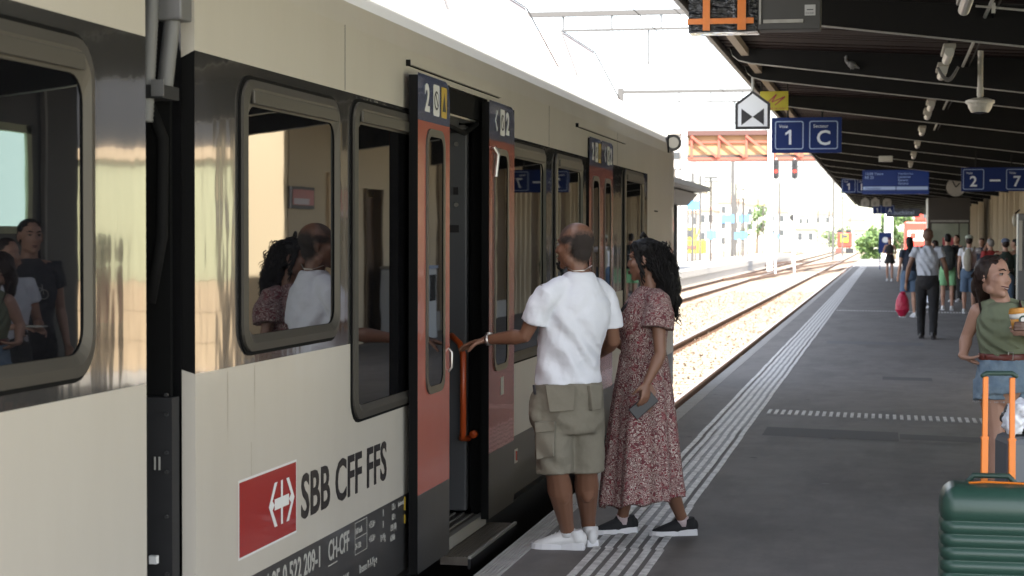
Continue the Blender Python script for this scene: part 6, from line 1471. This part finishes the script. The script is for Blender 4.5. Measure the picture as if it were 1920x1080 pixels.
# ============================================================ LUGGAGE
def suitcase():
    root = thing('suitcase', on_z(1835, 1300), 'dark green ribbed hard-shell suitcase with orange telescopic handle', 'suitcase')
    green = mat('green_shell', (.022, .062, .046), .42, coat=.08, bump=(60, .15, .002)); orangep = mat('orange_handle', (.75, .20, .02), .35); grip = mat('green_grip', (.02, .05, .038), .5)
    D = 6.32
    # corner positions: the wide face turned towards the left-front
    A = at_d(1764, 1000, D+.0); B = at_d(1908, 1000, D-.05); A.z = B.z = 0; u = (B-A).normalized(); W_ = (B-A).length
    vdir = Vector((-u.y, u.x, 0)); 
    if vdir.dot(cF) < 0: vdir = -vdir
    Cn = A+(B-A)*.5
    # box axes: wide face along e1, depth along e2
    e1 = (u*.98 - vdir*.0).normalized(); e2 = vdir
    w_, dp, z0, z1 = W_+.10, .26, .05, .785
    o = A+e2*0
    def ring(z, ins, rr_=.05):
        pts = []
        for cx, cy, a0 in ((w_-rr_, rr_, -90), (w_-rr_, dp-rr_, 0), (rr_, dp-rr_, 90), (rr_, rr_, 180)):
            for i in range(6):
                a = R(a0+18*i); x, y = cx+(rr_-ins)*math.cos(a), cy+(rr_-ins)*math.sin(a); pts.append(o+e1*x+e2*y+Vector((0, 0, z)))
        return pts
    zs = [(z0, .03), (z0+.02, .008), (z0+.04, 0)]; z = z0+.06; nb = 13; st_ = (z1-.08-z)/nb
    for i in range(nb):
        zz = z+i*st_; zs += [(zz, .0), (zz+.005, .009), (zz+.011, .009), (zz+.017, .0)]
    zs += [(z1-.075, 0), (z1-.045, .004), (z1-.02, .016), (z1-.006, .034), (z1, .05)]
    rows = [ring(a, b_) for a, b_ in zs]; n = len(rows[0]); m = MB(); vs = [p for r in rows for p in r]
    m.add(vs, [(i*n+g, i*n+(g+1) % n, (i+1)*n+(g+1) % n, (i+1)*n+g) for i in range(len(rows)-1) for g in range(n)]+[tuple(range((len(rows)-1)*n, len(rows)*n))], green)
    m.build('shell', root, True)
    # zip line and seam on the side and over the top
    sx = W_+.006
    MB().tube([o+e1*(w_+.001)+e2*.13+Vector((0, 0, q)) for q in (z0+.05, z1-.06)] , .006, rubber, 6).build('zip_seam', root)
    MB().tube([o+e1*.10+e2*.13+Vector((0, 0, z1+.002)), o+e1*.16+e2*.12+Vector((0, 0, z1+.008)), o+e1*(w_-.06)+e2*.13+Vector((0, 0, z1+.004))], .004, orangep, 6).build('zip_cord', root)
    MB().box((-.5, -.5, 0), (-.49, -.49, .01), green)
    b = MB().tube([o+e1*.10+e2*.19+Vector((0, 0, z1)), o+e1*.12+e2*.19+Vector((0, 0, z1+.022)), o+e1*.24+e2*.19+Vector((0, 0, z1+.022)), o+e1*.26+e2*.19+Vector((0, 0, z1))], .010, grip, 8, rnd=True); b.build('carry_handle', root, True)
    Dh = D+.17; V = lambda px, py: at_d(px, py, Dh)
    l0, l1 = V(1845, 915), V(1848, 706); r0, r1 = V(1897, 920), V(1898, 708)
    for a, c in ((l0, l1), (r0, r1)):
        mid = lerp(a, c, .45); h = MB().bar(a, mid, .024, .015, orangep, up=tuple(cF)).bar(mid, c, .019, .012, orangep, up=tuple(cF)).build('telescopic_tube', root, bevel=.002)
        MB().bar(lerp(a, mid, .98), lerp(mid, c, .02), .027, .017, orangep, up=tuple(cF)).build('tube_collar', h)
    MB().tube([V(1843, 704), V(1850, 700), V(1897, 700), V(1905, 705)], [(.0095, .009)]*4, grip, 12, ref=(0, 0, 1), rnd=True).build('grip', root, True)
    b = MB()
    for fx in (.05, w_-.05):
        for fy in (.05, dp-.05): c = o+e1*fx+e2*fy; b.tube([c+e1*-.012+Vector((0, 0, .026)), c+e1*.012+Vector((0, 0, .026))], .025, rubber, 14); b.tube([c+Vector((0, 0, .03)), c+Vector((0, 0, .06))], .014, rubber, 8)
    b.build('wheels', root)
suitcase()
def grey_case():
    p = at_d(1905, 1000, 7.6); p.z = 0; root = thing('suitcase', p, 'plain grey suitcase behind the green one at the right edge', 'suitcase')
    gm = mat('grey_shell', (.11, .12, .135), .4); c = p-cR*.065; e1 = Vector((cR.x, cR.y, 0)).normalized(); e2 = Vector((-e1.y, e1.x, 0))
    def P(x, y, z): return p+e1*x+e2*y+Vector((0, 0, z))
    m = MB(); x0, x1, y0, y1, z0, z1 = -.035, .30, 0, .24, .04, .82
    m.add([P(x0, y0, z0), P(x1, y0, z0), P(x1, y1, z0), P(x0, y1, z0), P(x0, y0, z1), P(x1, y0, z1), P(x1, y1, z1), P(x0, y1, z1)], [(3, 2, 1, 0), (4, 5, 6, 7), (0, 1, 5, 4), (1, 2, 6, 5), (2, 3, 7, 6), (3, 0, 4, 7)], gm)
    m.build('shell', root, bevel=.03)
    b = MB()
    for x in (.02, .25): b.tube([P(x, .12, .0), P(x, .12, .045)], .02, rubber, 10)
    b.build('wheels', root)
    b = MB(); sp = bpy.data.materials.new('spotted_cloth'); sp.use_nodes = True; n = sp.node_tree; v = n.nodes.new('ShaderNodeTexVoronoi'); v.inputs['Scale'].default_value = 55; v.inputs['Randomness'].default_value = .2
    rp = n.nodes.new('ShaderNodeValToRGB'); rp.color_ramp.interpolation = 'CONSTANT'; rp.color_ramp.elements[0].color = (.5, .5, .5, 1); rp.color_ramp.elements[1].position = .33; rp.color_ramp.elements[1].color = (.012, .012, .012, 1)
    tc = n.nodes.new('ShaderNodeTexCoord'); n.links.new(tc.outputs['Object'], v.inputs['Vector']); n.links.new(v.outputs[0], rp.inputs[0]); n.links.new(rp.outputs[0], n.nodes['Principled BSDF'].inputs['Base Color'])
    t = thing('tote_bag', P(.1, .1, z1), 'black and white spotted bag lying on the grey suitcase', 'bag')
    b.ell(P(.10, .12, z1+.075), (.13, .10, .075), sp, None, 28, 18).ell(P(.13, .08, z1+.12), (.09, .08, .06), sp, None, 24, 16); b.build('sack', t, True, remesh=.01, smooth_it=1, disp=(.035, .05))
    b = MB(); b.ell(P(.0, .05, z1+.06), (.045, .06, .055), tee_w, None, 24, 16).ell(P(.02, .03, z1+.12), (.045, .05, .04), tee_w, None, 24, 16); b.build('white_cloth', t, True, remesh=.008, smooth_it=1, disp=(.022, .035))
grey_case()
print('objects', len(bpy.data.objects))
